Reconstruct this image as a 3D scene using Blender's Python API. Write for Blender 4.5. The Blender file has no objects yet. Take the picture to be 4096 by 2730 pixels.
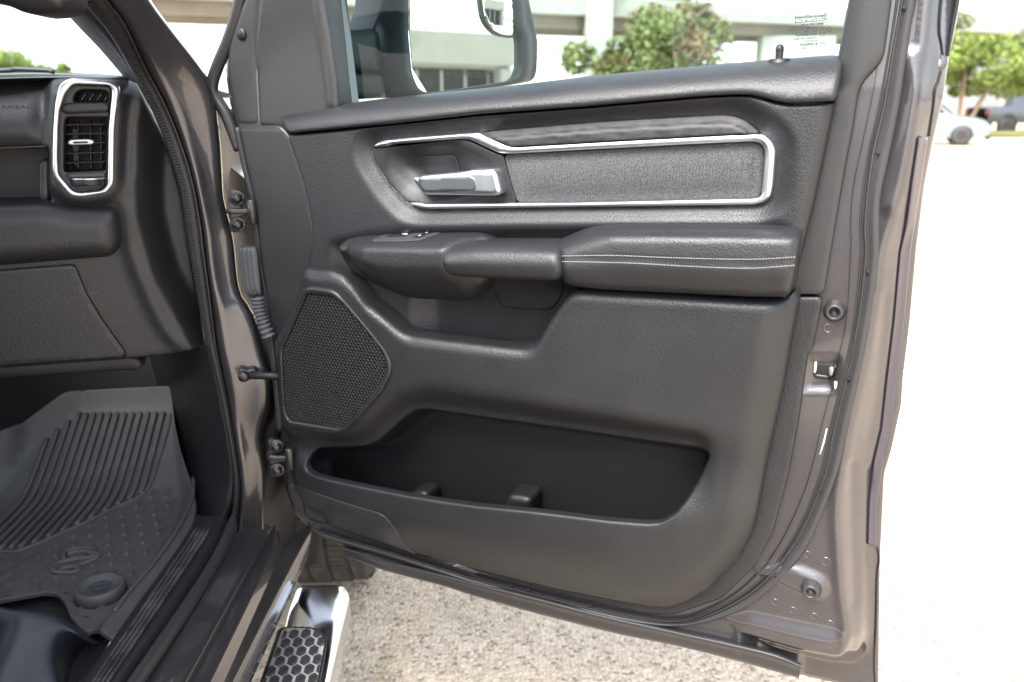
import bpy, bmesh, math, random
import numpy as np
from mathutils import Vector, Matrix
from mathutils.geometry import delaunay_2d_cdt

# ------------------------------------------------------------------ camera, sky, sun, exposure
scene = bpy.context.scene
col = scene.collection
R = math.radians
CAMZ = 1.38
FPX = 28.0 / 36.0 * 4096.0            # focal length in photo pixels (4096 wide)
HORIZON = 420.0
PITCH = math.atan((1365.0 - HORIZON) / FPX)
cam_d = bpy.data.cameras.new('camera')
cam_d.lens = 28.0
cam_d.sensor_width = 36.0
cam_d.clip_start = 0.02
cam_d.clip_end = 2000.0
cam_d.dof.use_dof = True
cam_d.dof.focus_distance = 1.22
cam_d.dof.aperture_fstop = 3.9
cam = bpy.data.objects.new('camera', cam_d)
col.objects.link(cam)
cam.location = (0, 0, CAMZ)
cam.rotation_euler = (math.pi / 2 - PITCH, 0, 0)
scene.camera = cam

SUN_EL, SUN_AZ = 50.0, 212.0          # azimuth: heading (clockwise from +Y) the light comes from
world = bpy.data.worlds.new('World')
scene.world = world
world.use_nodes = True
wn = world.node_tree.nodes
wl = world.node_tree.links
bg = wn['Background']
sky = wn.new('ShaderNodeTexSky')
sky.sky_type = 'NISHITA'
sky.sun_disc = False
sky.sun_elevation = R(SUN_EL)
sky.sun_rotation = R(SUN_AZ)
sky.air_density = 1.0
sky.dust_density = 1.6
sky.ozone_density = 1.0
hs = wn.new('ShaderNodeHueSaturation')
hs.inputs['Saturation'].default_value = 0.40      # high thin overcast: nearly white sky
wl.new(sky.outputs[0], hs.inputs['Color'])
wl.new(hs.outputs[0], bg.inputs['Color'])
bg.inputs['Strength'].default_value = 0.15

sun_d = bpy.data.lights.new('sun', 'SUN')
sun_d.energy = 2.2
sun_d.angle = R(34)
sun_d.color = (1.0, 0.96, 0.9)
sun = bpy.data.objects.new('sun', sun_d)
col.objects.link(sun)
az = R(SUN_AZ)
sdir = Vector((math.sin(az) * math.cos(R(SUN_EL)), math.cos(az) * math.cos(R(SUN_EL)), math.sin(R(SUN_EL))))
sun.rotation_euler = sdir.to_track_quat('Z', 'Y').to_euler()
sun.location = (0, 0, 30)

vs = scene.view_settings
vs.view_transform = 'Standard'
vs.look = 'None'
vs.exposure = 2.1
vs.gamma = 1.0
vs.use_curve_mapping = False
scene.cycles.use_denoising = True
scene.cycles.max_bounces = 8
scene.cycles.transparent_max_bounces = 12

# ------------------------------------------------------------------ geometry helpers
CAMP = np.array([0, 0, CAMZ])
CP, SP = math.cos(PITCH), math.sin(PITCH)


def ray(px, py):
    px = np.asarray(px, float); py = np.asarray(py, float)
    a = (px - 2048.0) / FPX; b = (1365.0 - py) / FPX
    return np.stack([a, CP + b * SP, -SP + b * CP], -1)


def at_y(px, py, Y):
    """point on the pixel's line of sight at forward distance Y (metres)"""
    d = ray(px, py)
    return CAMP + d * (np.asarray(Y, float) / d[..., 1])[..., None]


def at_z(px, py, Z):
    d = ray(px, py)
    return CAMP + d * ((np.asarray(Z, float) - CAMZ) / d[..., 2])[..., None]


class Frame:
    """a plane in the place: o + u*U + v*V + w*N"""
    def __init__(s, o, U, V=(0, 0, 1)):
        s.o = np.array(o, float)
        s.U = np.array(U, float); s.U /= np.linalg.norm(s.U)
        V = np.array(V, float); V = V - s.U * (V @ s.U); s.V = V / np.linalg.norm(V)
        s.N = np.cross(s.U, s.V)
        if s.N @ (CAMP - s.o) < 0:
            s.N = -s.N

    def uv(s, px, py, w=0.0):
        d = ray(px, py)
        t = ((s.o - CAMP) @ s.N + w) / (d @ s.N)
        p = CAMP + d * t[..., None] - s.o
        return p @ s.U, p @ s.V

    def xyz(s, u, v, w):
        u = np.asarray(u, float); v = np.asarray(v, float); w = np.broadcast_to(np.asarray(w, float), u.shape)
        return s.o + u[..., None] * s.U + v[..., None] * s.V + w[..., None] * s.N


def fillet(pts, r, n=5, closed=True):
    """polygon with every corner rounded by up to r"""
    P = [np.array(p[:2], float) for p in pts]
    out = []
    m = len(P)
    for i in range(m):
        b = P[i]
        if not closed and i in (0, m - 1):
            out.append(b); continue
        a, c = P[i - 1], P[(i + 1) % m]
        la, lc = np.linalg.norm(a - b), np.linalg.norm(c - b)
        if la < 1e-6 or lc < 1e-6:
            continue
        k = min(r, la * .5, lc * .5)
        p0 = b + (a - b) / la * k; p2 = b + (c - b) / lc * k
        for t in np.linspace(0, 1, n):
            out.append((1 - t) ** 2 * p0 + 2 * t * (1 - t) * b + t * t * p2)
    return np.array(out)


def resample(P, step, closed=True):
    P = np.asarray(P, float)
    Q = np.vstack([P, P[:1]]) if closed else P
    L = np.r_[0, np.cumsum(np.linalg.norm(np.diff(Q, axis=0), axis=1))]
    n = max(8 if closed else 2, int(round(L[-1] / step)))
    t = np.linspace(0, L[-1], n + 1)
    if closed:
        t = t[:-1]
    return np.stack([np.interp(t, L, Q[:, k]) for k in range(Q.shape[1])], -1)


def smooth(pts, n=8):
    """open Catmull-Rom through points (any dimension)"""
    P = np.asarray(pts, float)
    if len(P) < 3:
        return P
    Q = np.vstack([2 * P[0] - P[1], P, 2 * P[-1] - P[-2]])
    out = []
    for i in range(len(P) - 1):
        p0, p1, p2, p3 = Q[i:i + 4]
        for t in np.linspace(0, 1, n, endpoint=False):
            out.append(.5 * ((2 * p1) + (p2 - p0) * t + (2 * p0 - 5 * p1 + 4 * p2 - p3) * t * t
                             + (3 * p1 - p0 - 3 * p2 + p3) * t ** 3))
    out.append(P[-1])
    return np.array(out)


def seg_dist(P, A, B):
    """min distance of points P (n,2) to segments A-B (m,2)"""
    f = np.float32
    out = np.empty(len(P), f)
    ax, ay = A[:, 0].astype(f), A[:, 1].astype(f)
    bx, by = (B[:, 0] - A[:, 0]).astype(f), (B[:, 1] - A[:, 1]).astype(f)
    il = 1 / np.maximum(bx * bx + by * by, f(1e-12))
    px, py = P[:, 0].astype(f), P[:, 1].astype(f)
    for i in range(0, len(P), 2000):
        dx = px[i:i + 2000, None] - ax; dy = py[i:i + 2000, None] - ay
        t = dx * bx; t += dy * by; t *= il
        np.maximum(t, 0, out=t); np.minimum(t, 1, out=t)
        dx -= t * bx; dy -= t * by
        dx *= dx; dy *= dy; dx += dy
        out[i:i + 2000] = np.sqrt(dx.min(1))
    return out.astype(float)


def inside(P, poly):
    x, y = P[:, 0], P[:, 1]
    c = np.zeros(len(P), bool)
    A, B = poly, np.roll(poly, -1, 0)
    for (x0, y0), (x1, y1) in zip(A, B):
        if y0 == y1:
            continue
        m = ((y0 > y) != (y1 > y)) & (x < (x1 - x0) * (y - y0) / (y1 - y0) + x0)
        c ^= m
    return c


class Poly:
    """a closed outline in a frame's uv, with signed distance (positive inside)"""
    def __init__(s, frame, px, w=0.0, rp=25):
        q = fillet(px, rp, 4)
        u, v = frame.uv(q[:, 0], q[:, 1], w)
        s.P = np.stack([u, v], -1)

    def sd(s, u, v):
        P = np.stack([np.ravel(u), np.ravel(v)], -1)
        d = seg_dist(P, s.P, np.roll(s.P, -1, 0))
        return np.where(inside(P, s.P), d, -d)


class Line:
    def __init__(s, frame, px, w=0.0):
        q = smooth(px, 4)
        u, v = frame.uv(q[:, 0], q[:, 1], w)
        s.P = np.stack([u, v], -1)

    def d(s, u, v):
        P = np.stack([np.ravel(u), np.ravel(v)], -1)
        return seg_dist(P, s.P[:-1], s.P[1:])


def sstep(a, b, x):
    t = np.clip((x - a) / (b - a), 0, 1)
    return t * t * (3 - 2 * t)


def stack(frame, curves):
    """height from a pile of curves, top to bottom; each point is (px, py, w)"""
    data = []
    for c in curves:
        q = smooth(np.array(c, float), 6)
        u, v = frame.uv(q[:, 0], q[:, 1], q[:, 2])
        o = np.argsort(u)
        data.append((u[o], v[o], q[o, 2]))

    def h(u, v):
        u = np.ravel(u); v = np.ravel(v)
        V = np.stack([np.interp(u, a, b) for a, b, _ in data])
        W = np.stack([np.interp(u, a, c) for a, _, c in data])
        for k in range(1, len(V)):
            V[k] = np.minimum(V[k], V[k - 1] - 1e-4)
        dv = V[:-1] - V[1:]
        s = (W[1:] - W[:-1]) / dv                       # slope going down
        m = np.zeros_like(W)
        for k in range(1, len(W) - 1):
            ok = s[k - 1] * s[k] > 0
            m[k] = np.where(ok, 2 * s[k - 1] * s[k] / np.where(ok, s[k - 1] + s[k], 1), 0)
        m[0] = s[0]; m[-1] = s[-1]
        out = np.where(v >= V[0], W[0] + m[0] * np.minimum(V[0] - v, 0) * .3, W[-1] + m[-1] * np.clip(V[-1] - v, 0, .02))
        for k in range(len(W) - 1):
            sel = (v < V[k]) & (v >= V[k + 1])
            t = np.clip((V[k] - v) / dv[k], 0, 1)
            f = ((2 * t ** 3 - 3 * t * t + 1) * W[k] + (t ** 3 - 2 * t * t + t) * dv[k] * m[k]
                 + (-2 * t ** 3 + 3 * t * t) * W[k + 1] + (t ** 3 - t * t) * dv[k] * m[k + 1])
            out = np.where(sel, f, out)
        return out
    return h


def px_uv(frame, q, h, it=14):
    """pixel outline -> uv where the line of sight first meets the surface w = h(u, v)"""
    top = getattr(frame, 'wmax', .15)
    ws = np.linspace(top, -.14, 25 if top < .2 else 48)
    n = len(q)
    Q = np.repeat(q[:, None, :], len(ws), 1)
    Wg = np.broadcast_to(ws, (n, len(ws)))
    u, v = frame.uv(Q[..., 0].ravel(), Q[..., 1].ravel(), Wg.ravel())
    f = h(u, v).reshape(n, -1) - Wg
    hit = (f[:, 1:] >= 0) & (f[:, :-1] < 0)
    k = np.where(hit.any(1), hit.argmax(1), -1)
    lo = np.where(k >= 0, ws[np.maximum(k, 0) + 1], -.14); hi = np.where(k >= 0, ws[np.maximum(k, 0)], top)
    for _ in range(11):
        m = (lo + hi) / 2
        u, v = frame.uv(q[:, 0], q[:, 1], m)
        above = h(u, v) >= m
        lo = np.where(above, m, lo); hi = np.where(above, hi, m)
    u, v = frame.uv(q[:, 0], q[:, 1], (lo + hi) / 2)
    return np.stack([u, v], -1)


ALL = {}


def link(o, parent=None):
    col.objects.link(o)
    if parent is not None:
        o.parent = parent
        pl = parent.matrix_world.translation if parent.parent is None else Vector((0, 0, 0))
        if parent.type == 'EMPTY':
            o.matrix_parent_inverse = Matrix.Translation(-parent.location)
    return o


def mesh_obj(name, V, F, mat, parent=None, flat=False, mats=None, fm=None):
    me = bpy.data.meshes.new(name)
    me.from_pydata([tuple(map(float, v)) for v in V], [], [tuple(int(i) for i in f) for f in F])
    if mats:
        for m in mats:
            me.materials.append(m)
        if fm is not None:
            me.polygons.foreach_set('material_index', np.array(fm, dtype=np.int32))
    elif mat is not None:
        me.materials.append(mat)
    if not flat:
        me.polygons.foreach_set('use_smooth', np.ones(len(me.polygons), bool))
    me.update()
    o = bpy.data.objects.new(name, me)
    return link(o, parent)


def empty(name, loc, label, cat, group=None):
    o = bpy.data.objects.new(name, None)
    o.empty_display_size = .2
    o.location = loc
    col.objects.link(o)
    return tag(o, label, cat, group)


def tag(o, label=None, cat=None, group=None, kind=None):
    if label: o['label'] = label
    if cat: o['category'] = cat
    if group: o['group'] = group
    if kind: o['kind'] = kind
    return o


def panel(name, mat, frame, outline, h=0.0, r=.003, res=.007, depth=.012, rp=20, holes=(), hrp=20,
          parent=None, hole_depth=None, uvin=False, hole_r=None):
    """a moulded sheet: outline (photo px) laid on a frame, height w = h(u, v), rounded rim, side walls of `depth`"""
    hf = h if callable(h) else (lambda u, v, k=float(h): np.full(np.size(u), k))
    flat_h = None if callable(h) else float(h)
    def loop(px, rr):
        if uvin:
            return resample(fillet(px, rr), max(res * .7, .002))
        q = fillet(px, rr)
        q = resample(q, 10.0)
        if flat_h is not None:
            uv = np.stack(frame.uv(q[:, 0], q[:, 1], flat_h), -1)
        else:
            uv = px_uv(frame, q, hf)
        return resample(uv, max(res * .7, .002))
    O = loop(outline, rp)
    H = [loop(x, hrp) for x in holes]
    loops = [O] + H
    segA = np.vstack(loops); segB = np.vstack([np.roll(x, -1, 0) for x in loops])
    def sdist(P):
        d = seg_dist(P, segA, segB)
        ok = inside(P, O)
        for x in H:
            ok &= ~inside(P, x)
        return np.where(ok, d, -d)
    lo, hi = O.min(0), O.max(0)
    gx = np.arange(lo[0], hi[0], res); gy = np.arange(lo[1], hi[1], res * .866)
    X, Y = np.meshgrid(gx, gy)
    X = X + (np.arange(len(gy)) % 2)[:, None] * res * .5
    G = np.stack([X.ravel(), Y.ravel()], -1)
    sd = sdist(G)
    G = G[sd > max(r * 1.15, res * .45)]
    pts = [segA]
    ring = []
    if r > 0:
        for L in loops:
            T = np.roll(L, -1, 0) - np.roll(L, 1, 0)
            T /= np.maximum(np.linalg.norm(T, axis=1), 1e-9)[:, None]
            Nn = np.stack([-T[:, 1], T[:, 0]], -1)
            for d in (r * .12, r * .4, r * .95):
                for sg in (1, -1):
                    ring.append(L + Nn * sg * d)
                    ring[-1] = ring[-1][sdist(ring[-1]) > d * .93]
    n0 = len(segA)
    P = np.vstack([segA] + ring + [G])
    edges = []
    k = 0
    for L in loops:
        n = len(L)
        edges += [(k + i, k + (i + 1) % n) for i in range(n)]
        k += n
    cv, ce, cf, ov, oe, of = delaunay_2d_cdt([Vector(p) for p in P], edges, [], 0, 1e-6)
    C = np.array([v[:] for v in cv])
    F = np.array(cf)
    cen = C[F].mean(1)
    ok = inside(cen, O)
    for x in H:
        ok &= ~inside(cen, x)
    F = F[ok]
    a, b, c = C[F[:, 0]], C[F[:, 1]], C[F[:, 2]]
    F = F[np.abs((b[:, 0] - a[:, 0]) * (c[:, 1] - a[:, 1]) - (b[:, 1] - a[:, 1]) * (c[:, 0] - a[:, 0])) > 1e-12]
    d = np.maximum(sdist(C), 0)
    W = hf(C[:, 0], C[:, 1])
    if r > 0:
        q = np.clip(d / r, 0, 1)
        W = W - r * (1 - np.sqrt(np.maximum(0, 1 - (1 - q) ** 2)))
    V = frame.xyz(C[:, 0], C[:, 1], W)
    # orientation: cdt faces are ccw in uv; normal must face frame.N
    flip = np.dot(np.cross(frame.U, frame.V), frame.N) < 0
    faces = [tuple(f[::-1]) if flip else tuple(f) for f in F.tolist()]
    V = V.tolist()
    # map input loop verts to cdt output verts
    mp = {}
    for i, src in enumerate(ov):
        for s_ in src:
            mp[s_] = i
    k = 0
    for li, L in enumerate(loops):
        n = len(L)
        dd = depth if li == 0 else (depth if hole_depth is None else hole_depth[li - 1] if isinstance(hole_depth, (list, tuple)) else hole_depth)
        idx = [mp.get(k + i) for i in range(n)]
        k += n
        idx = [i for i in idx if i is not None]
        base = len(V)
        for i in idx:
            V.append((np.array(V[i]) - frame.N * dd).tolist())
        m = len(idx)
        area = 0.5 * np.sum(L[:, 0] * np.roll(L[:, 1], -1) - np.roll(L[:, 0], -1) * L[:, 1])
        ccw = (area > 0) ^ flip ^ (li > 0)
        for i in range(m):
            j = (i + 1) % m
            q4 = (idx[i], base + i, base + j, idx[j])
            faces.append(q4 if ccw else q4[::-1])
    o = mesh_obj(name, V, faces, mat, parent, flat=(r == 0 and flat_h is not None))
    return o


def loft(name, mat, curves, parent=None, n=60, sub=3, close=False, flat=False, smooth_along=True):
    """skin a pile of 3D polylines"""
    C = []
    for c in curves:
        c = np.asarray(c, float)
        if smooth_along and len(c) > 2:
            c = smooth(c, 8)
        L = np.r_[0, np.cumsum(np.linalg.norm(np.diff(c, axis=0), axis=1))]
        t = np.linspace(0, L[-1], n)
        C.append(np.stack([np.interp(t, L, c[:, k]) for k in range(3)], -1))
    C = np.array(C)
    if sub > 1:
        m = smooth(C.reshape(len(C), -1), sub).reshape(-1, n, 3)
    else:
        m = C
    return grid_obj(name, mat, m, parent, close, flat)


def grid_obj(name, mat, m, parent=None, close=False, flat=False):
    k, n = m.shape[:2]
    V = m.reshape(-1, 3)
    F = []
    for i in range(k - 1 + (1 if close else 0)):
        i2 = (i + 1) % k
        for j in range(n - 1):
            F.append((i * n + j, i * n + j + 1, i2 * n + j + 1, i2 * n + j))
    return mesh_obj(name, V, F, mat, parent, flat)


def sweep(name, mat, path, prof, parent=None, up=(0, 0, 1), cap=True):
    """profile (list of (a, b)) swept along a 3D path; a along side, b along up-ish"""
    path = np.asarray(path, float)
    T = np.gradient(path, axis=0); T /= np.linalg.norm(T, axis=1)[:, None]
    up = np.asarray(up, float)
    S = np.cross(T, up); S /= np.maximum(np.linalg.norm(S, axis=1), 1e-9)[:, None]
    U = np.cross(S, T)
    prof = np.asarray(prof, float)
    n, k = len(path), len(prof)
    V = (path[:, None, :] + S[:, None, :] * prof[None, :, :1] + U[:, None, :] * prof[None, :, 1:]).reshape(-1, 3)
    F = []
    for i in range(n - 1):
        for j in range(k):
            j2 = (j + 1) % k
            F.append((i * k + j, i * k + j2, (i + 1) * k + j2, (i + 1) * k + j))
    if cap:
        F.append(tuple(range(k))[::-1]); F.append(tuple((n - 1) * k + j for j in range(k)))
    return mesh_obj(name, V, F, mat, parent)


def circ(r, n=10, ry=None):
    a = np.linspace(0, 2 * math.pi, n, endpoint=False)
    return np.stack([np.cos(a) * r, np.sin(a) * (ry or r)], -1)


def tube(name, mat, path, r, parent=None, n=10, up=(0.13, 0.21, 0.97)):
    return sweep(name, mat, path, circ(r, n), parent, up)


def lathe(name, mat, c, axis, prof, parent=None, n=28, flat=False):
    """profile [(radius, height along axis)] turned round axis at c"""
    c = np.asarray(c, float); ax = np.asarray(axis, float); ax /= np.linalg.norm(ax)
    t = np.array([1, 0, 0]) if abs(ax[0]) < .8 else np.array([0, 1, 0])
    e1 = np.cross(ax, t); e1 /= np.linalg.norm(e1); e2 = np.cross(ax, e1)
    a = np.linspace(0, 2 * math.pi, n, endpoint=False)
    V = []
    for rr, hh in prof:
        for k in a:
            V.append(c + ax * hh + (e1 * math.cos(k) + e2 * math.sin(k)) * rr)
    F = []
    for i in range(len(prof) - 1):
        for j in range(n):
            j2 = (j + 1) % n
            F.append((i * n + j, i * n + j2, (i + 1) * n + j2, (i + 1) * n + j))
    if prof[0][0] > 1e-6: F.append(tuple(range(n))[::-1])
    if prof[-1][0] > 1e-6: F.append(tuple((len(prof) - 1) * n + j for j in range(n)))
    return mesh_obj(name, V, F, mat, parent, flat)


def box_bm(bm, c, size, axes=None, bev=0.0):
    """box added to a bmesh; axes: 3 unit vectors"""
    ax = axes or ((1, 0, 0), (0, 1, 0), (0, 0, 1))
    M = Matrix(((ax[0][0] * size[0], ax[1][0] * size[1], ax[2][0] * size[2], c[0]),
                (ax[0][1] * size[0], ax[1][1] * size[1], ax[2][1] * size[2], c[1]),
                (ax[0][2] * size[0], ax[1][2] * size[1], ax[2][2] * size[2], c[2]), (0, 0, 0, 1)))
    t = bmesh.new()
    bmesh.ops.create_cube(t, size=1.0, matrix=M)
    if bev > 0:
        bmesh.ops.bevel(t, geom=t.edges[:], offset=bev, segments=2, affect='EDGES', profile=.6)
    me = bpy.data.meshes.new('tmp'); t.to_mesh(me); t.free()
    bm.from_mesh(me); bpy.data.meshes.remove(me)


def bm_obj(name, bm, mat, parent=None, flat=False):
    bmesh.ops.recalc_face_normals(bm, faces=bm.faces)
    me = bpy.data.meshes.new(name); bm.to_mesh(me); bm.free()
    if mat: me.materials.append(mat)
    if not flat:
        me.polygons.foreach_set('use_smooth', np.ones(len(me.polygons), bool))
    o = bpy.data.objects.new(name, me)
    return link(o, parent)


def box(name, mat, c, size, axes=None, bev=.004, parent=None):
    bm = bmesh.new(); box_bm(bm, c, size, axes, bev)
    o = bm_obj(name, bm, mat, parent, flat=True)
    return o


def text(name, body, mat, origin, X, Y, size, parent=None, depth=0.0, align='CENTER', sx=1.0, bold=0.0):
    """lettering laid with its baseline along X and its height along Y"""
    cu = bpy.data.curves.new(name, 'FONT')
    cu.body = body; cu.size = size; cu.align_x = align; cu.extrude = depth
    cu.resolution_u = 3; cu.offset = bold
    t = bpy.data.objects.new(name, cu); col.objects.link(t)
    dg = bpy.context.evaluated_depsgraph_get()
    me = bpy.data.meshes.new_from_object(t.evaluated_get(dg))
    bpy.data.objects.remove(t)
    X = Vector(X).normalized(); Y = Vector(Y).normalized(); Z = X.cross(Y)
    M = Matrix(((X.x * sx, Y.x, Z.x, origin[0]), (X.y * sx, Y.y, Z.y, origin[1]), (X.z * sx, Y.z, Z.z, origin[2]), (0, 0, 0, 1)))
    me.transform(M)
    me.materials.clear(); me.materials.append(mat)
    o = bpy.data.objects.new(name, me)
    return link(o, parent)
# ------------------------------------------------------------------ materials
def nodes(name):
    m = bpy.data.materials.new(name); m.use_nodes = True
    nt = m.node_tree
    return m, nt, nt.nodes['Principled BSDF'], nt.nodes, nt.links


def mk(name, color, rough=.5, metal=0.0, spec=.5, grain=None, fine=None, var=0.0, vscale=6.0, coat=0.0, coat_rough=.05,
       rvar=0.0, dust=0.0, dust_col=(.34, .31, .27), dust_rng=(.5, .78)):
    """principled material; grain = (cell scale, depth m) leather cells, fine = (noise scale, depth m)"""
    m, nt, b, N, L = nodes(name)
    b.inputs['Base Color'].default_value = (*color, 1)
    b.inputs['Roughness'].default_value = rough
    b.inputs['Metallic'].default_value = metal
    b.inputs['Specular IOR Level'].default_value = spec
    b.inputs['Coat Weight'].default_value = coat
    b.inputs['Coat Roughness'].default_value = coat_rough
    tc = N.new('ShaderNodeTexCoord')
    prev = None
    if grain:
        vo = N.new('ShaderNodeTexVoronoi'); vo.feature = 'SMOOTH_F1'; vo.inputs['Scale'].default_value = grain[0]
        vo.inputs['Smoothness'].default_value = .35
        wob = N.new('ShaderNodeTexNoise'); wob.inputs['Scale'].default_value = grain[0] * .35
        wob.inputs['Detail'].default_value = 1
        mx = N.new('ShaderNodeMix'); mx.data_type = 'VECTOR'; mx.inputs[0].default_value = .0011
        L.new(tc.outputs['Object'], wob.inputs['Vector'])
        L.new(tc.outputs['Object'], mx.inputs[4]); L.new(wob.outputs['Color'], mx.inputs[5])
        L.new(mx.outputs[1], vo.inputs['Vector'])
        bp = N.new('ShaderNodeBump'); bp.invert = True
        bp.inputs['Strength'].default_value = 1.0; bp.inputs['Distance'].default_value = grain[1]
        L.new(vo.outputs['Distance'], bp.inputs['Height'])
        prev = bp
    if fine:
        no = N.new('ShaderNodeTexNoise'); no.inputs['Scale'].default_value = fine[0]; no.inputs['Detail'].default_value = 2
        L.new(tc.outputs['Object'], no.inputs['Vector'])
        bp = N.new('ShaderNodeBump'); bp.inputs['Strength'].default_value = 1.0; bp.inputs['Distance'].default_value = fine[1]
        L.new(no.outputs['Fac'], bp.inputs['Height'])
        if prev: L.new(prev.outputs[0], bp.inputs['Normal'])
        prev = bp
    if prev:
        L.new(prev.outputs[0], b.inputs['Normal'])
    colsock = None
    if var or rvar or dust:
        nv = N.new('ShaderNodeTexNoise'); nv.inputs['Scale'].default_value = vscale; nv.inputs['Detail'].default_value = 6
        nv.inputs['Roughness'].default_value = .62
        L.new(tc.outputs['Object'], nv.inputs['Vector'])
        if var:
            mr = N.new('ShaderNodeMapRange'); mr.inputs[1].default_value = .3; mr.inputs[2].default_value = .7
            mr.inputs[3].default_value = 1 - var; mr.inputs[4].default_value = 1 + var
            L.new(nv.outputs['Fac'], mr.inputs[0])
            hv = N.new('ShaderNodeHueSaturation'); hv.inputs['Color'].default_value = (*color, 1)
            L.new(mr.outputs[0], hv.inputs['Value']); L.new(hv.outputs[0], b.inputs['Base Color']); colsock = hv.outputs[0]
        if rvar:
            mr = N.new('ShaderNodeMapRange'); mr.inputs[1].default_value = .3; mr.inputs[2].default_value = .7
            mr.inputs[3].default_value = rough - rvar; mr.inputs[4].default_value = rough + rvar
            L.new(nv.outputs['Fac'], mr.inputs[0]); L.new(mr.outputs[0], b.inputs['Roughness'])
        if dust:
            nd = N.new('ShaderNodeTexNoise'); nd.inputs['Scale'].default_value = 22; nd.inputs['Detail'].default_value = 9
            nd.inputs['Roughness'].default_value = .75
            L.new(tc.outputs['Object'], nd.inputs['Vector'])
            mr = N.new('ShaderNodeMapRange'); mr.inputs[1].default_value = dust_rng[0]; mr.inputs[2].default_value = dust_rng[1]
            mr.inputs[3].default_value = 0; mr.inputs[4].default_value = dust
            L.new(nd.outputs['Fac'], mr.inputs[0])
            mc = N.new('ShaderNodeMix'); mc.data_type = 'RGBA'
            mc.inputs[6].default_value = (*color, 1); mc.inputs[7].default_value = (*dust_col, 1)
            if colsock: L.new(colsock, mc.inputs[6])
            L.new(mr.outputs[0], mc.inputs[0]); L.new(mc.outputs[2], b.inputs['Base Color'])
    return m


BLK = (.020, .020, .021)
M = {}
M['leather'] = mk('black_grained_trim', (.0145, .0151, .0167), .43, grain=(430, .00034), fine=(1500, .00008), var=.10, rvar=.05)
M['leather_soft'] = mk('black_soft_vinyl', (.0160, .0166, .0190), .43, grain=(430, .00028), fine=(1300, .00009), var=.10, rvar=.05)
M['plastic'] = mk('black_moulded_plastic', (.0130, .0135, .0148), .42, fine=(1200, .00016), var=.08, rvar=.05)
M['plastic_warm'] = mk('grey_black_plastic', (.0225, .0225, .0235), .40, fine=(900, .00008), var=.06, rvar=.05)
M['plastic_smooth'] = mk('satin_black_plastic', (.018, .018, .019), .32, fine=(500, .00003), rvar=.05)
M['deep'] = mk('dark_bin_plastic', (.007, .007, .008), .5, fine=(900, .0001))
M['rubber'] = mk('weatherstrip_rubber', (.030, .029, .031), .42, var=.12, rvar=.08, fine=(300, .00006))
M['rubber_grey'] = mk('grey_rubber_boot', (.075, .077, .084), .55, var=.2)
M['mat'] = mk('grey_rubber_mat', (.074, .073, .073), .58, fine=(700, .00015), var=.12, vscale=9, dust=.3, dust_col=(.20, .18, .155))
M['carpet'] = mk('grey_black_carpet', (.018, .018, .018), .95, fine=(700, .004), var=.4, vscale=700)
M['chrome'] = mk('bright_chrome', (.80, .81, .83), .10, 1.0)
M['satin'] = mk('satin_silver_trim', (.60, .61, .65), .34, 1.0, fine=(900, .00001))
M['satin_dark'] = mk('brushed_silver_lever', (.24, .25, .27), .36, 1.0)
M['steel'] = mk('zinc_steel', (.35, .34, .33), .38, .9, var=.2)
M['glassblack'] = mk('dark_void', (.004, .004, .005), .6)
M['white_dab'] = mk('white_sealer', (.72, .73, .7), .5)
M['yellowish'] = mk('ivory_nylon', (.62, .62, .46), .45)
M['thread'] = mk('cream_thread', (.27, .255, .235), .7)
M['print_white'] = mk('pale_print', (.42, .43, .45), .6)
M['print_dark'] = mk('dark_glass_print', (.02, .022, .025), .6)
M['skyblue'] = mk('dark_grey_housing', (.009, .012, .016), .5, fine=(600, .0001), var=.06)
M['tyre'] = mk('tyre_rubber', (.045, .040, .036), .85, fine=(300, .0008), var=.25, dust=.55, dust_col=(.22, .19, .16))
M['pad'] = mk('step_tread_rubber', (.045, .048, .052), .55, fine=(500, .0004), var=.25, vscale=60)


def paint(name, c, c2):
    m, nt, b, N, L = nodes(name)
    tc = N.new('ShaderNodeTexCoord')
    vo = N.new('ShaderNodeTexVoronoi'); vo.inputs['Scale'].default_value = 1400
    L.new(tc.outputs['Object'], vo.inputs['Vector'])
    no = N.new('ShaderNodeTexNoise'); no.inputs['Scale'].default_value = 7; no.inputs['Detail'].default_value = 7
    L.new(tc.outputs['Object'], no.inputs['Vector'])
    mx = N.new('ShaderNodeMix'); mx.data_type = 'RGBA'
    mx.inputs[6].default_value = (*c, 1); mx.inputs[7].default_value = (*c2, 1)
    L.new(vo.outputs['Color'], mx.inputs[0])
    hv = N.new('ShaderNodeHueSaturation')
    mr = N.new('ShaderNodeMapRange'); mr.inputs[1].default_value = .3; mr.inputs[2].default_value = .7
    mr.inputs[3].default_value = .92; mr.inputs[4].default_value = 1.06
    L.new(no.outputs['Fac'], mr.inputs[0]); L.new(mr.outputs[0], hv.inputs['Value'])
    L.new(mx.outputs[2], hv.inputs['Color']); L.new(hv.outputs[0], b.inputs['Base Color'])
    b.inputs['Metallic'].default_value = .75
    b.inputs['Roughness'].default_value = .36
    b.inputs['Coat Weight'].default_value = 1.0
    b.inputs['Coat Roughness'].default_value = .045
    bp = N.new('ShaderNodeBump'); bp.inputs['Strength'].default_value = .5; bp.inputs['Distance'].default_value = .00012
    n2 = N.new('ShaderNodeTexNoise'); n2.inputs['Scale'].default_value = 120; n2.inputs['Detail'].default_value = 3
    L.new(tc.outputs['Object'], n2.inputs['Vector']); L.new(n2.outputs['Fac'], bp.inputs['Height'])
    L.new(bp.outputs[0], b.inputs['Normal'])
    return m


M['paint'] = paint('granite_metallic_paint', (.060, .057, .063), (.100, .095, .102))


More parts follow.
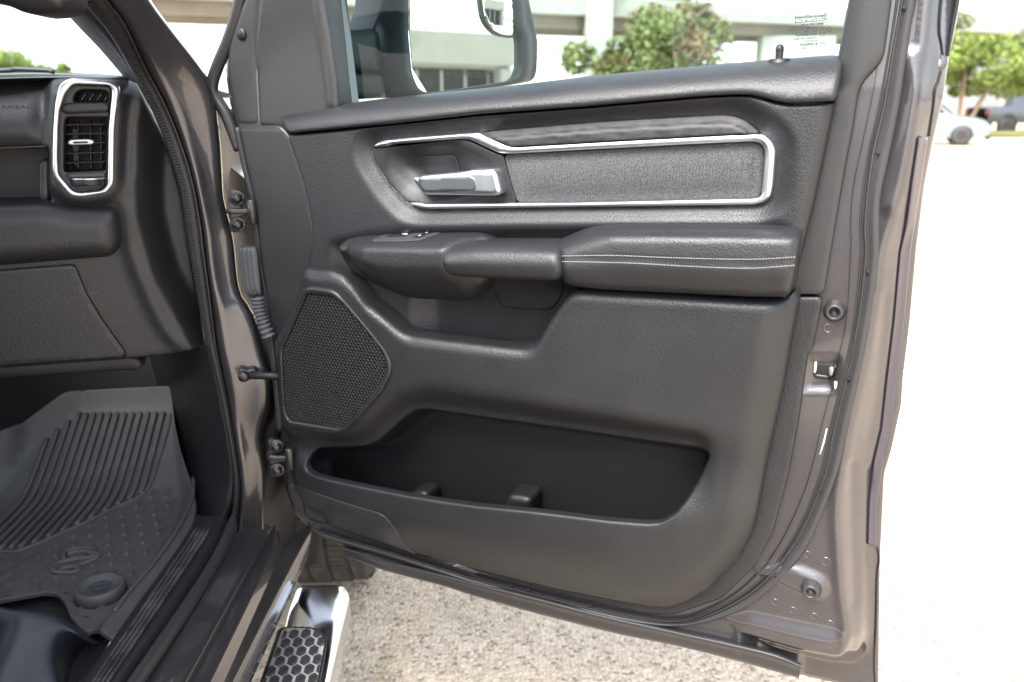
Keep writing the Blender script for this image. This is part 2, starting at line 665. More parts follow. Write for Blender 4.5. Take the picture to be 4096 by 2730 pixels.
def glass(name, tint, refl=.10):
    m = bpy.data.materials.new(name); m.use_nodes = True
    nt = m.node_tree; N, L = nt.nodes, nt.links
    N.remove(N['Principled BSDF'])
    tr = N.new('ShaderNodeBsdfTransparent'); tr.inputs[0].default_value = (*tint, 1)
    gl = N.new('ShaderNodeBsdfGlossy'); gl.inputs['Roughness'].default_value = .01
    lw = N.new('ShaderNodeLayerWeight'); lw.inputs[0].default_value = .5
    pw = N.new('ShaderNodeMath'); pw.operation = 'POWER'; pw.inputs[1].default_value = 4.0
    ad = N.new('ShaderNodeMath'); ad.operation = 'MULTIPLY_ADD'; ad.inputs[1].default_value = .6; ad.inputs[2].default_value = .016
    L.new(lw.outputs['Facing'], pw.inputs[0]); L.new(pw.outputs[0], ad.inputs[0])
    mx = N.new('ShaderNodeMixShader')
    L.new(ad.outputs[0], mx.inputs[0]); L.new(tr.outputs[0], mx.inputs[1]); L.new(gl.outputs[0], mx.inputs[2])
    L.new(mx.outputs[0], N['Material Output'].inputs[0])
    return m


M['glass'] = glass('tinted_side_glass', (.78, .93, .90))
M['windshield'] = glass('windshield_glass', (.88, .96, .93))


def fabric():
    m, nt, b, N, L = nodes('grey_woven_fabric')
    tc = N.new('ShaderNodeTexCoord')
    mp = N.new('ShaderNodeMapping'); mp.inputs['Rotation'].default_value = (0, 0, 0)
    L.new(tc.outputs['UV'], mp.inputs['Vector'])
    vo = N.new('ShaderNodeTexVoronoi'); vo.inputs['Scale'].default_value = 540; vo.inputs['Randomness'].default_value = .55
    L.new(tc.outputs['Object'], vo.inputs['Vector'])
    cr = N.new('ShaderNodeValToRGB')
    cr.color_ramp.elements[0].color = (.100, .103, .106, 1); cr.color_ramp.elements[0].position = .15
    cr.color_ramp.elements[1].color = (.034, .035, .037, 1); cr.color_ramp.elements[1].position = .62
    L.new(vo.outputs['Distance'], cr.inputs[0])
    hv = N.new('ShaderNodeHueSaturation')
    sp = N.new('ShaderNodeSeparateColor'); L.new(vo.outputs['Color'], sp.inputs[0])
    mr = N.new('ShaderNodeMapRange'); mr.inputs[3].default_value = .78; mr.inputs[4].default_value = 1.2
    L.new(sp.outputs[0], mr.inputs[0]); L.new(mr.outputs[0], hv.inputs['Value'])
    L.new(cr.outputs[0], hv.inputs['Color']); L.new(hv.outputs[0], b.inputs['Base Color'])
    b.inputs['Roughness'].default_value = .9
    b.inputs['Sheen Weight'].default_value = .25
    bp = N.new('ShaderNodeBump'); bp.invert = True; bp.inputs['Distance'].default_value = .0009
    L.new(vo.outputs['Distance'], bp.inputs['Height']); L.new(bp.outputs[0], b.inputs['Normal'])
    return m


M['fabric'] = fabric()


def smoky():
    """dark insert with a brushed, cloudy print"""
    m, nt, b, N, L = nodes('smoky_brushed_insert')
    tc = N.new('ShaderNodeTexCoord')
    mp = N.new('ShaderNodeMapping'); mp.inputs['Scale'].default_value = (48, 48, 110)
    L.new(tc.outputs['Object'], mp.inputs['Vector'])
    n1 = N.new('ShaderNodeTexNoise'); n1.inputs['Scale'].default_value = 1.0; n1.inputs['Detail'].default_value = 9
    n1.inputs['Roughness'].default_value = .7
    L.new(mp.outputs[0], n1.inputs['Vector'])
    cr = N.new('ShaderNodeValToRGB')
    cr.color_ramp.elements[0].color = (.007, .007, .009, 1); cr.color_ramp.elements[0].position = .38
    cr.color_ramp.elements[1].color = (.046, .044, .048, 1); cr.color_ramp.elements[1].position = .70
    L.new(n1.outputs['Fac'], cr.inputs[0]); L.new(cr.outputs[0], b.inputs['Base Color'])
    b.inputs['Roughness'].default_value = .55
    b.inputs['Metallic'].default_value = .0
    return m


M['smoky'] = smoky()


def carbon():
    m, nt, b, N, L = nodes('patterned_kick_plastic')
    b.inputs['Base Color'].default_value = (.024, .024, .025, 1); b.inputs['Roughness'].default_value = .42
    tc = N.new('ShaderNodeTexCoord')
    mp = N.new('ShaderNodeMapping'); mp.inputs['Rotation'].default_value = (0, R(38), R(20))
    L.new(tc.outputs['Object'], mp.inputs['Vector'])
    ch = N.new('ShaderNodeTexChecker'); ch.inputs['Scale'].default_value = 260
    L.new(mp.outputs[0], ch.inputs['Vector'])
    bp = N.new('ShaderNodeBump'); bp.inputs['Distance'].default_value = .0006
    L.new(ch.outputs['Fac'], bp.inputs['Height']); L.new(bp.outputs[0], b.inputs['Normal'])
    return m


M['carbon'] = carbon()


def mirror():
    m, nt, b, N, L = nodes('mirror_silver')
    b.inputs['Base Color'].default_value = (.86, .92, .92, 1); b.inputs['Metallic'].default_value = 1
    b.inputs['Roughness'].default_value = .0
    return m


M['mirror'] = mirror()


def ground_mat():
    m, nt, b, N, L = nodes('exposed_aggregate_concrete')
    tc = N.new('ShaderNodeTexCoord')
    vo = N.new('ShaderNodeTexVoronoi'); vo.inputs['Scale'].default_value = 95
    L.new(tc.outputs['Object'], vo.inputs['Vector'])
    cr = N.new('ShaderNodeValToRGB')
    e = cr.color_ramp.elements
    e[0].color = (.30, .23, .165, 1); e[0].position = 0
    e[1].color = (.78, .67, .53, 1); e[1].position = 1
    e.new(.16).color = (.55, .44, .32, 1); e.new(.7).color = (.71, .59, .45, 1)
    sp = N.new('ShaderNodeSeparateColor'); L.new(vo.outputs['Color'], sp.inputs[0]); L.new(sp.outputs[0], cr.inputs[0])
    no = N.new('ShaderNodeTexNoise'); no.inputs['Scale'].default_value = 1.3; no.inputs['Detail'].default_value = 10
    no.inputs['Roughness'].default_value = .7
    L.new(tc.outputs['Object'], no.inputs['Vector'])
    mr = N.new('ShaderNodeMapRange'); mr.inputs[1].default_value = .3; mr.inputs[2].default_value = .7
    mr.inputs[3].default_value = .8; mr.inputs[4].default_value = 1.15
    L.new(no.outputs['Fac'], mr.inputs[0])
    hv = N.new('ShaderNodeHueSaturation'); L.new(mr.outputs[0], hv.inputs['Value']); L.new(cr.outputs[0], hv.inputs['Color'])
    # yellow paint specks along a worn line
    n2 = N.new('ShaderNodeTexNoise'); n2.inputs['Scale'].default_value = 60; n2.inputs['Detail'].default_value = 5
    L.new(tc.outputs['Object'], n2.inputs['Vector'])
    r2 = N.new('ShaderNodeMapRange'); r2.inputs[1].default_value = .56; r2.inputs[2].default_value = .62
    L.new(n2.outputs['Fac'], r2.inputs[0])
    dx = N.new('ShaderNodeSeparateXYZ'); L.new(tc.outputs['Object'], dx.inputs[0])
    ma = N.new('ShaderNodeMath'); ma.operation = 'MULTIPLY_ADD'; ma.inputs[1].default_value = -.18
    L.new(dx.outputs['Y'], ma.inputs[0])
    L.new(dx.outputs['X'], ma.inputs[2])
    sb = N.new('ShaderNodeMath'); sb.operation = 'ADD'; sb.inputs[1].default_value = .62; L.new(ma.outputs[0], sb.inputs[0])
    ab = N.new('ShaderNodeMath'); ab.operation = 'ABSOLUTE'; L.new(sb.outputs[0], ab.inputs[0])
    r3 = N.new('ShaderNodeMapRange'); r3.inputs[1].default_value = .02; r3.inputs[2].default_value = .07
    r3.inputs[3].default_value = .55; r3.inputs[4].default_value = 0
    L.new(ab.outputs[0], r3.inputs[0])
    mu = N.new('ShaderNodeMath'); mu.operation = 'MULTIPLY'; L.new(r2.outputs[0], mu.inputs[0]); L.new(r3.outputs[0], mu.inputs[1])
    mx = N.new('ShaderNodeMix'); mx.data_type = 'RGBA'; mx.inputs[7].default_value = (.65, .45, .09, 1)
    L.new(mu.outputs[0], mx.inputs[0]); L.new(hv.outputs[0], mx.inputs[6]); L.new(mx.outputs[2], b.inputs['Base Color'])
    b.inputs['Roughness'].default_value = .9
    bp = N.new('ShaderNodeBump'); bp.invert = True; bp.inputs['Distance'].default_value = .006
    L.new(vo.outputs['Distance'], bp.inputs['Height']); L.new(bp.outputs[0], b.inputs['Normal'])
    return m


M['ground'] = ground_mat()
M['concrete'] = mk('pale_bridge_concrete', (.27, .285, .26), .85, var=.12, vscale=1.2, fine=(20, .004))
M['concrete_shaded'] = mk('shaded_girder_concrete', (.17, .155, .13), .85, var=.15, vscale=.8)  # same concrete, darkened to paint in the shade on the girders
M['beige'] = mk('beige_stucco', (.36, .345, .30), .85, var=.06, vscale=.6)
M['window_dark'] = mk('dark_window_glass', (.015, .018, .022), .35, spec=.25)
M['leaf'] = mk('green_leaf', (.13, .155, .05), .55, var=.45, vscale=1.6)
M['leaf_red'] = mk('rusty_leaf', (.15, .095, .045), .6, var=.4, vscale=2.5)
M['leaf_far'] = mk('bright_green_leaf', (.17, .23, .045), .6, var=.4, vscale=.4)
M['bark'] = mk('smooth_tan_bark', (.26, .18, .12), .8, var=.3, vscale=4)
M['grass'] = mk('lawn_grass', (.20, .19, .04), .9, var=.3, vscale=3, fine=(30, .02))
M['car_teal'] = mk('pale_teal_car_paint', (.19, .235, .235), .3, .1, coat=.8)
M['car_grey'] = mk('slate_grey_car_paint', (.075, .08, .095), .3, .3, coat=.8)
M['car_dark'] = mk('car_black_trim', (.02, .02, .022), .5)
M['alloy'] = mk('cast_alloy_wheel', (.5, .5, .5), .35, .8)
M['blue'] = mk('blue_sign_paint', (.03, .13, .5), .5)
M['red_lamp'] = mk('red_tail_lamp', (.16, .015, .012), .2)
M['kerb'] = mk('kerb_concrete', (.5, .44, .38), .9, var=.1)

M['tape'] = mk('dark_violet_edge_film', (.055, .048, .062), .28, .3, coat=.5, fine=(200, .0001))
M['grille'] = mk('speaker_grille_plastic', (.012, .012, .013), .30)
M['seat'] = mk('dark_seat_cloth', (.03, .03, .032), .8, fine=(500, .0003))
M['seat_plastic'] = mk('seat_cover_plastic', (.020, .023, .028), .42, fine=(600, .0003))
M['switch'] = mk('satin_switch_plate', (.055, .056, .06), .3)
M['hinge'] = mk('body_coloured_hinge', (.05, .048, .048), .38, .7, var=.25, vscale=40, coat=.3)
M['latch'] = mk('latch_ivory_grey', (.16, .16, .14), .5)
# ------------------------------------------------------------------ the truck and its open passenger door
truck = empty('pickup_truck', (-1.35, 1.2, 0.0),
              'grey-brown metallic pickup truck with its front passenger door wide open', 'truck')

DIR = R(65.7)
DN = np.array([-math.cos(DIR), -math.sin(DIR), 0.0])
DOOR = Frame(DN * -1.10, (math.sin(DIR), -math.cos(DIR), 0))

# ---- outlines in photo pixels
HEM = [(3513, 2790), (3514, 2730), (3520, 2249), (3523, 2186), (3537, 1900), (3566, 1803), (3606, 1620), (3612, 1517), (3640, 1287), (3666, 1000),
       (3679, 900), (3699, 746), (3734, 563), (3774, 390), (3797, 230), (3820, 126), (3842, 0), (3900, -330), (3945, -620)]
FRONT = [(1180, -560), (1040, -200), (978, 0), (943, 77), (913, 178), (907, 297), (925, 416), (953, 528), (987, 677), (1012, 780), (1028, 895),
         (1046, 1057), (1071, 1210), (1087, 1338), (1100, 1500), (1114, 1640), (1124, 1750), (1130, 1860), (1148, 1960), (1185, 2060), (1250, 2120)]
BOTTOM = [(1388, 2195), (1765, 2305), (2203, 2425), (2700, 2555), (3100, 2660), (3198, 2697), (3335, 2729), (3450, 2757)]
SHELL = HEM + [(3800, -780), (2600, -860), (1700, -800)] + FRONT + BOTTOM
WIN = [(1362, 430), (1340, 250), (1302, -60), (1420, -330), (1800, -620), (2600, -680), (3440, -610), (3455, -400), (3397, 0), (3352, 240), (3330, 330), (2400, 400)]
TRIMOUT = [(960, 505), (1120, 470), (2200, 380), (3330, 270), (3420, 400), (3349, 861), (3293, 1190), (3250, 1402), (3215, 1530), (3198, 1660), (3158, 1884),
           (3092, 2133), (3018, 2270), (2885, 2398), (2700, 2460), (2506, 2440), (2203, 2365), (1900, 2285), (1638, 2212), (1510, 2166), (1357, 2115),
           (1245, 2085), (1189, 2054), (1158, 1988), (1128, 1753), (1112, 1517), (1085, 1338), (1046, 1057), (1015, 700)]
L1 = [(3720, -500), (3699, 0), (3676, 230), (3659, 402), (3631, 574), (3602, 746), (3545, 900), (3517, 1000), (3503, 1143), (3462, 1379), (3428, 1545), (3388, 1717),
      (3365, 1850), (3345, 1960), (3341, 2059), (3356, 2323), (3383, 2530), (3360, 2590), (3200, 2560), (2960, 2490)]
L2 = [(3840, -500), (3774, 0), (3760, 172), (3770, 240), (3734, 402), (3699, 517), (3676, 574), (3636, 895), (3597, 1000), (3571, 1287), (3543, 1517), (3520, 1746),
      (3490, 1861), (3468, 1900), (3457, 2218), (3452, 2482), (3441, 2630), (3404, 2675), (3300, 2665), (3198, 2640)]
far = [(2960, 2900), (4300, 2900), (4300, -500)]
jam = Poly(DOOR, L1 + far, -.05, 20)
hem = Poly(DOOR, L2 + [(3198, 2900), (4300, 2900), (4300, -500)], -.06, 12)
trimin = Poly(DOOR, TRIMOUT, -.03, 20)
ledge = Poly(DOOR, [(2880, 2480), (2990, 2457), (3390, 2540), (3392, 2590), (3340, 2625), (3240, 2612), (2960, 2530)], -.03, 20)
boss = Poly(DOOR, [(3100, 2250), (3190, 2265), (3290, 2305), (3322, 2360), (3300, 2402), (3240, 2400), (3105, 2335), (3000, 2290)], -.03, 30)
groove = Line(DOOR, [(3405, 1850), (3408, 2050), (3414, 2250), (3418, 2400), (3417, 2415)], -.05)
groove2 = Line(DOOR, [(3540, 1180), (3530, 1350), (3505, 1600), (3480, 1760)], -.05)
ridge = Line(DOOR, [(3640, 230), (3650, 330), (3640, 420), (3600, 640), (3560, 820)], -.045)
scut = Line(DOOR, [(3765, -200), (3742, 0), (3735, 120), (3747, 230), (3765, 300), (3745, 360), (3715, 480), (3700, 560)], -.066)
latchp = Poly(DOOR, [(3215, 1425), (3360, 1425), (3345, 1570), (3205, 1570)], -.035, 25)


def h_shell(u, v):
    w = np.full(np.size(u), -.035)
    j = jam.sd(u, v)
    w = w - .042 * sstep(-.004, .050, j) + .005 * np.exp(-((j - .004) / .008) ** 2)
    w = w - .006 * sstep(-.004, .008, hem.sd(u, v))
    w = w - .080 * sstep(.012, .03, trimin.sd(u, v))
    w = w + .009 * sstep(-.010, .024, ledge.sd(u, v)) * (1 - sstep(0, .03, j))
    w = w + .007 * sstep(-.004, .012, boss.sd(u, v))
    w = w - .004 * np.exp(-(groove.d(u, v) / .006) ** 2) - .003 * np.exp(-(groove2.d(u, v) / .007) ** 2)
    w = w + .007 * np.exp(-(ridge.d(u, v) / .009) ** 2)
    w = w - .006 * sstep(-.006, .012, latchp.sd(u, v))
    return w


door = panel('door', M['paint'], DOOR, SHELL, h_shell, r=.004, res=.0047, depth=.055, rp=14, holes=[WIN], parent=truck, hole_depth=.05)
tag(door, 'open front passenger door with black trim panel')


def dp(name, mat, outline, h=0.0, **k):
    return panel(name, M[mat], DOOR, outline, h, parent=door, **k)


def dpt(px, py, w):
    u, v = DOOR.uv(np.float64(px), np.float64(py), w)
    return DOOR.xyz(u, v, w)


def dcurve(pts, w):
    """3D curve through door pixels (px, py[, w])"""
    q = smooth([(p[0], p[1], p[2] if len(p) > 2 else w) for p in pts])
    u, v = DOOR.uv(q[:, 0], q[:, 1], q[:, 2])
    return DOOR.xyz(u, v, q[:, 2])


# outer skin: a gently barrelled painted sheet behind the inner frame
skin = Poly(DOOR, SHELL, -.07, 14)
panel('door_skin', M['paint'], DOOR, [(p[0] - 4, p[1]) for p in SHELL], lambda u, v: -.118 - .02 * sstep(0, .25, skin.sd(u, v)), r=.0, res=.018, depth=.02,
      rp=14, holes=[[(p[0], p[1] - 15) for p in WIN]], parent=door)

# window glass
panel('window_glass', M['glass'], DOOR, [(1330, 520), (1310, 250), (1280, -60), (1400, -350), (1800, -650), (2600, -710), (3480, -640), (3490, -400), (3430, 0), (3390, 300), (3300, 420)],
      -.062, r=0, res=.08, depth=.004, rp=4, parent=door)

# window frame plastic at the rear and the strip running down to the belt
FR = [(3455, -640), (3397, 0), (3355, 217), (3322, 412), (3230, 800), (3175, 1038), (3150, 1150), (3160, 1181), (3296, 1181), (3349, 861), (3389, 631), (3412, 517), (3435, 367), (3453, 327),
      (3521, 253), (3539, 212), (3567, 0), (3630, -620)]
fr_edge = Line(DOOR, [(3397, -100), (3355, 217), (3340, 330)], -.02)
dp('window_frame_trim', 'plastic_warm', FR, lambda u, v: -.020 - .006 * np.exp(-(fr_edge.d(u, v) / .012) ** 2), r=.005, depth=.03, rp=22)
# pillar moulding in front of the glass, with its run channel and the seal ahead of it
sl = Line(DOOR, [(1262, -80), (1275, 60), (1300, 250), (1322, 420)], -.02)
dp('corner_trim', 'plastic_warm', [(1060, -300), (1044, -60), (1030, 60), (1020, 167), (1023, 268), (1035, 505), (1150, 520), (1300, 470), (1352, 440), (1345, 330), (1322, 160), (1296, 0), (1270, -170), (1300, -300)],
   lambda u, v: -.022 + .004 * np.exp(-(sl.d(u, v) / .006) ** 2), r=.006, depth=.03, rp=16)
dp('glass_run', 'rubber', [(1285, -160), (1296, 0), (1322, 160), (1345, 330), (1352, 440), (1366, 440), (1352, 330), (1334, 160), (1316, 0), (1306, -160)], -.034, r=.003, depth=.03, rp=6, res=.01)
dp('corner_frame', 'rubber', [(1010, -120), (978, 0), (943, 77), (915, 178), (909, 297), (927, 416), (949, 505), (1040, 505), (1028, 268), (1024, 167), (1034, 60), (1048, -60), (1070, -200)],
   -.034, r=.007, depth=.03, rp=20)
lathe('trim_plug', M['plastic'], dpt(968, 137, -.034), DN, [(.010, 0), (.0098, .003), (.007, .005), (0, .0055)], door)
cseal = dcurve([(975, -60, -.04), (945, 70), (908, 178), (872, 262), (850, 330), (851, 372), (873, 410), (905, 460), (930, 520), (960, 600)], -.04)
tube('corner_seal', M['rubber'], cseal, .011, door)

# ---- belt pad
btop = [(1060, 474), (1115, 461), (1253, 436), (1355, 418), (1538, 394), (1800, 366), (2100, 336), (2338, 306), (2576, 283), (2814, 262), (3052, 241), (3290, 223), (3355, 219), (3420, 214)]
bbot = [(1060, 541), (1143, 533), (1355, 515), (1559, 495), (1916, 456), (2338, 426), (2576, 404), (2814, 384), (2933, 378), (3004, 379), (3052, 390), (3099, 404), (3147, 413), (3230, 412), (3314, 406), (3420, 400)]
zc = lambda c, w: [(p[0], p[1], w) for p in c]
lerp = lambda a, b, t: [(p[0] * (1 - t) + q[0] * t, p[1] * (1 - t) + q[1] * t) for p, q in zip(a, b)]
_bt = resample(np.array(btop, float), 30, False); _bb = resample(np.array(bbot, float), 30, False)
_bb = np.stack([_bt[:, 0], np.interp(_bt[:, 0], np.array(bbot)[:, 0], np.array(bbot)[:, 1])], -1)
h_belt = stack(DOOR, [zc(_bt, -.040), zc(lerp(_bt, _bb, .10), -.020), zc(lerp(_bt, _bb, .35), .003), zc(lerp(_bt, _bb, .75), .017), zc(lerp(_bt, _bb, 1.0), .020)])
BELT = [(1148, 535), (1122, 490), (1113, 468), (1131, 456)] + btop[2:12] + [(3352, 219), (3370, 236), (3358, 320), (3342, 404), (3314, 406)] + bbot[13:1:-1]
dp('belt_pad', 'leather_soft', BELT, h_belt, r=.006, depth=.04, rp=14)
# lock pin standing on the pad
lp = dpt(3118, 240, -.034) - np.array([0, 0, .0185])
lathe('lock_pin', M['plastic'], lp, (-.03, 0, 1), [(.0052, -.02), (.0052, .020), (.0044, .0215), (.0052, .023), (.0044, .0247), (.0052, .0262), (.0044, .028), (.0052, .0295), (.0048, .034), (.003, .0365), (0, .0375)], door, n=16)
lathe('lock_collar', M['plastic'], dpt(3118, 240, -.036), (-.03, 0, 1), [(.015, -.02), (.0145, .000), (.012, .0012), (.006, .0015)], door)

# ---- upper trim panel, sunk round the silver surround and falling away to the map pocket
CH_OUT = [(1483, 604), (1490, 584), (1503, 571), (1533, 561), (1635, 551), (1916, 529), (2000, 521), (2416, 486), (2833, 462), (2892, 460), (2940, 465), (2988, 486), (3053, 534),
          (3089, 564), (3104, 600), (3098, 677), (3092, 749), (3083, 790), (3053, 814), (3011, 823), (2476, 829), (2000, 836), (1865, 838), (1712, 840), (1671, 836), (1625, 814), (1560, 742), (1500, 650)]
chp = Poly(DOOR, CH_OUT, -.004, 20)
recess = Poly(DOOR, [(1330, 960), (1480, 925), (1700, 890), (2100, 876), (2600, 868), (3100, 868), (3170, 900), (3150, 1260), (2330, 1500), (1500, 1500), (1300, 1200)], .0, 30)
pocket = Poly(DOOR, [(1690, 1130), (1668, 1240), (1690, 1480), (2300, 1480), (2330, 1130)], -.01, 30)
crest = Poly(DOOR, [(1650, 846), (3130, 835), (3180, 500), (3300, 500), (3250, 880), (1600, 930)], .01, 30)
rightedge = Line(DOOR, [(3341, 416), (3335, 439), (3260, 800), (3200, 1038), (3165, 1163)], .0)


def h_up(u, v):
    d = -chp.sd(u, v)
    w = .010 - .017 * (1 - sstep(.001, .030, d)) - .045 * sstep(.003, .016, -d)
    w = w - .026 * sstep(-.004, .042, recess.sd(u, v)) * sstep(.004, .04, d)
    w = w - .028 * sstep(-.030, .026, pocket.sd(u, v))
    e = rightedge.d(u, v)
    return w - .010 * np.clip(1 - e / .016, 0, 1) ** 2


UPPER = [(1147, 541), (1176, 625), (1212, 737), (1235, 839), (1245, 900), (1248, 950), (1243, 1010), (1229, 1085), (1300, 1130), (1420, 1230), (1600, 1420), (1900, 1460), (2160, 1440), (2330, 1290), (2360, 1230), (3100, 1240),
         (3162, 1175), (3168, 1163), (3200, 1038), (3260, 800), (3335, 439), (3341, 416)] + [(p[0], p[1] + 8) for p in bbot[14:1:-1]]
dp('armrest_panel', 'leather', UPPER, h_up, r=.004, res=.006, depth=.03, rp=16)
# front edge moulding
dp('hinge_edge_trim', 'plastic_warm', [(949, 503), (1120, 503), (1160, 545), (1190, 640), (1226, 760), (1250, 900), (1255, 1000), (1236, 1090), (1195, 1220), (1120, 1390), (1102, 1440),
   (1085, 1338), (1068, 1210), (1043, 1057), (1026, 895), (1010, 780), (985, 677)], -.012, r=.006, depth=.03, rp=18)
fb = dcurve([(950, 510), (985, 677), (1010, 780), (1026, 895), (1043, 1057), (1068, 1210), (1085, 1338), (1098, 1460), (1112, 1600), (1122, 1720)], -.03)
tube('edge_seal', M['rubber'], fb, .007, door)

# ---- silver surround, insert, fabric, handle
CHROME = [(1485, 600), (1490, 584), (1503, 571), (1533, 561), (1635, 551), (1916, 529), (1936, 543), (2030, 584), (2055, 588), (2416, 567), (2833, 544), (3041, 536), (3056, 537),
          (3089, 564), (3104, 600), (3098, 677), (3092, 749), (3083, 790), (3053, 814), (3011, 823), (2476, 829), (2000, 835), (1865, 837), (1712, 839), (1671, 834), (1625, 812),
          (1681, 811), (1690, 817), (2069, 813), (2300, 811), (3011, 795), (3035, 790), (3044, 779), (3056, 630), (3056, 600), (3046, 578), (3020, 568), (2990, 568), (2357, 600), (2024, 618),
          (1995, 616), (1870, 558), (1839, 556), (1559, 579), (1549, 588), (1492, 592)]
dp('silver_surround', 'satin', CHROME, .004, r=.0055, res=.005, depth=.02, rp=9)
ins_top = [(1880, 533), (1918, 530), (2000, 522), (2416, 487), (2833, 463), (2892, 461), (2940, 466), (2988, 487), (3041, 529), (3070, 560)]
itl = Line(DOOR, ins_top, .0)
dp('smoky_insert', 'smoky', [(1920, 531), (2000, 522), (2416, 487), (2833, 463), (2892, 461), (2940, 466), (2988, 487), (3043, 533), (2833, 542), (2416, 565), (2052, 586), (2034, 582), (1938, 541)],
   lambda u, v: .004 - .009 * (1 - sstep(.0085, .0125, itl.d(u, v)) * .55 - .45 * np.clip(itl.d(u, v) / .012, 0, 1)), r=.0012, res=.004, depth=.015, rp=7)
FAB = [(2016, 621), (2357, 603), (2990, 571), (3018, 571), (3043, 580), (3053, 602), (3053, 630), (3041, 777), (3033, 787), (3010, 792), (2300, 808), (2074, 810), (2066, 800), (2040, 720)]
fabp = Poly(DOOR, FAB, -.003, 12)
dp('fabric_insert', 'fabric', FAB, lambda u, v: -.008 + .007 * sstep(0, .03, fabp.sd(u, v)), r=.002, res=.007, depth=.01, rp=10)
BEZ = [(1494, 593), (1549, 591), (1839, 559), (1868, 561), (1990, 619), (2012, 622), (2038, 720), (2064, 804), (2062, 811), (1690, 815), (1681, 809), (1627, 808), (1560, 737), (1502, 650), (1489, 610)]
cup = Poly(DOOR, [(1590, 660), (1640, 606), (1720, 596), (1810, 596), (1842, 622), (1862, 690), (1830, 765), (1720, 785), (1640, 760)], -.02, 40)
cupb = Poly(DOOR, [(1560, 590), (1870, 575), (1990, 640), (2030, 780), (1700, 800), (1560, 700)], -.01, 60)


def h_bez(u, v):
    return -.004 - .006 * sstep(0, .02, cupb.sd(u, v)) - .020 * sstep(-.026, .030, cup.sd(u, v))


dp('handle_bezel', 'plastic', BEZ, h_bez, r=.001, res=.0045, depth=.02, rp=10)
dp('screw_cover', 'plastic', [(1676, 627), (1802, 620), (1824, 630), (1838, 690), (1835, 702), (1716, 706), (1700, 690)], lambda u, v: h_bez(u, v) + .003, r=.0012, res=.004, depth=.006, rp=12)
LEV = [(1646, 716), (1651, 706), (1712, 700), (1780, 694), (1839, 688), (1890, 678), (1967, 676), (1983, 688), (2000, 757), (2001, 774), (1982, 785), (1890, 784), (1702, 781), (1686, 771), (1663, 745)]
levin = Poly(DOOR, [(1668, 716), (1780, 709), (1880, 705), (1899, 716), (1907, 752), (1898, 764), (1700, 768), (1685, 760)], .014, 12)
levr = Line(DOOR, [(1900, 690), (1985, 700), (1995, 770)], .012)
dp('door_handle', 'satin', LEV, lambda u, v: .013 - .0035 * (1 - sstep(.0, .014, u - DOOR.uv(np.float64(1660), np.float64(730), .013)[0])) + .004 * sstep(DOOR.uv(np.float64(1880), np.float64(730), .013)[0], DOOR.uv(np.float64(1960), np.float64(730), .013)[0], u),
   r=.0065, res=.0035, depth=.018, rp=9)
dp('handle_face', 'satin_dark', [(1668, 717), (1780, 709), (1880, 705), (1899, 716), (1907, 752), (1898, 763), (1700, 768), (1685, 759)],
   lambda u, v: .0142 - .0035 * (1 - sstep(.0, .014, u - DOOR.uv(np.float64(1660), np.float64(730), .013)[0])) + .002 * sstep(DOOR.uv(np.float64(1880), np.float64(730), .013)[0], DOOR.uv(np.float64(1960), np.float64(730), .013)[0], u), r=.001, res=.004, depth=.004, rp=10)

# ---- armrest
at = [(2180, 985), (2210, 968), (2356, 898), (2409, 889), (2695, 887), (3111, 890), (3159, 895), (3195, 905), (3230, 910)]
_x = np.linspace(2180, 3230, 40)
_t = np.interp(_x, [p[0] for p in at], [p[1] for p in at])
_b = np.interp(_x, [2180, 2237, 2278, 2397, 2695, 2992, 3135, 3230], [1118, 1127, 1148, 1163, 1178, 1193, 1194, 1190])
_crest = np.interp(_x, [2180, 2230, 2380, 2450, 2700, 3120, 3230], [1010, 1000, 955, 938, 937, 940, 945])
row = lambda y, w: [(a, b, w) for a, b in zip(_x, y)]
h_arm = stack(DOOR, [row(_t, -.012), row(_t * .6 + _crest * .4, .026), row(_crest, .056), row(_crest + 35, .064), row(_crest * .45 + _b * .55, .067), row(_crest * .12 + _b * .88, .055), row(_b, .030)])
gv = Line(DOOR, [(2230, 1037), (2457, 1035), (2695, 1044), (2992, 1056), (3190, 1046)], .066)
h_arm2 = lambda u, v: h_arm(u, v) - .0016 * np.exp(-(gv.d(u, v) / .0022) ** 2)
ARM = [(2210, 972), (2356, 899), (2409, 889), (2695, 887), (3111, 890), (3159, 895), (3192, 908), (3198, 931), (3177, 1062), (3158, 1180), (3135, 1194), (2992, 1193), (2695, 1178), (2397, 1163), (2278, 1148), (2240, 1127), (2238, 1038), (2226, 996)]
dp('armrest', 'leather_soft', ARM, h_arm2, r=.010, res=.0055, depth=.06, rp=12)


def stitches(name, px, off):
    q = resample(smooth(px), 11.5, False)
    uv = px_uv(DOOR, q, h_arm)
    bm = bmesh.new()
    for i in range(len(uv) - 1):
        a = uv[i] * .86 + uv[i + 1] * .14; b = uv[i] * .10 + uv[i + 1] * .90
        a = a + [0, .0004]; b = b - [0, .0004]
        A = DOOR.xyz(a[0], a[1], h_arm(a[:1], a[1:])[0] + .0002); B = DOOR.xyz(b[0], b[1], h_arm(b[:1], b[1:])[0] + .0002)
        d = B - A; L = np.linalg.norm(d); d /= L
        s = np.cross(d, DN); s /= np.linalg.norm(s); n = np.cross(s, d)
        box_bm(bm, (A + B) / 2, (L, .0010, .0009), (d, s, n), .0003)
    o = bm_obj(name, bm, M['thread'], door)
    o['kind'] = 'stuff'


stitches('stitching', [(2243, 1025), (2457, 1023), (2695, 1032), (2992, 1038), (3183, 1029)], 0)
stitches('stitching', [(2243, 1047), (2516, 1053), (2754, 1066), (2992, 1074), (3180, 1062)], 0)

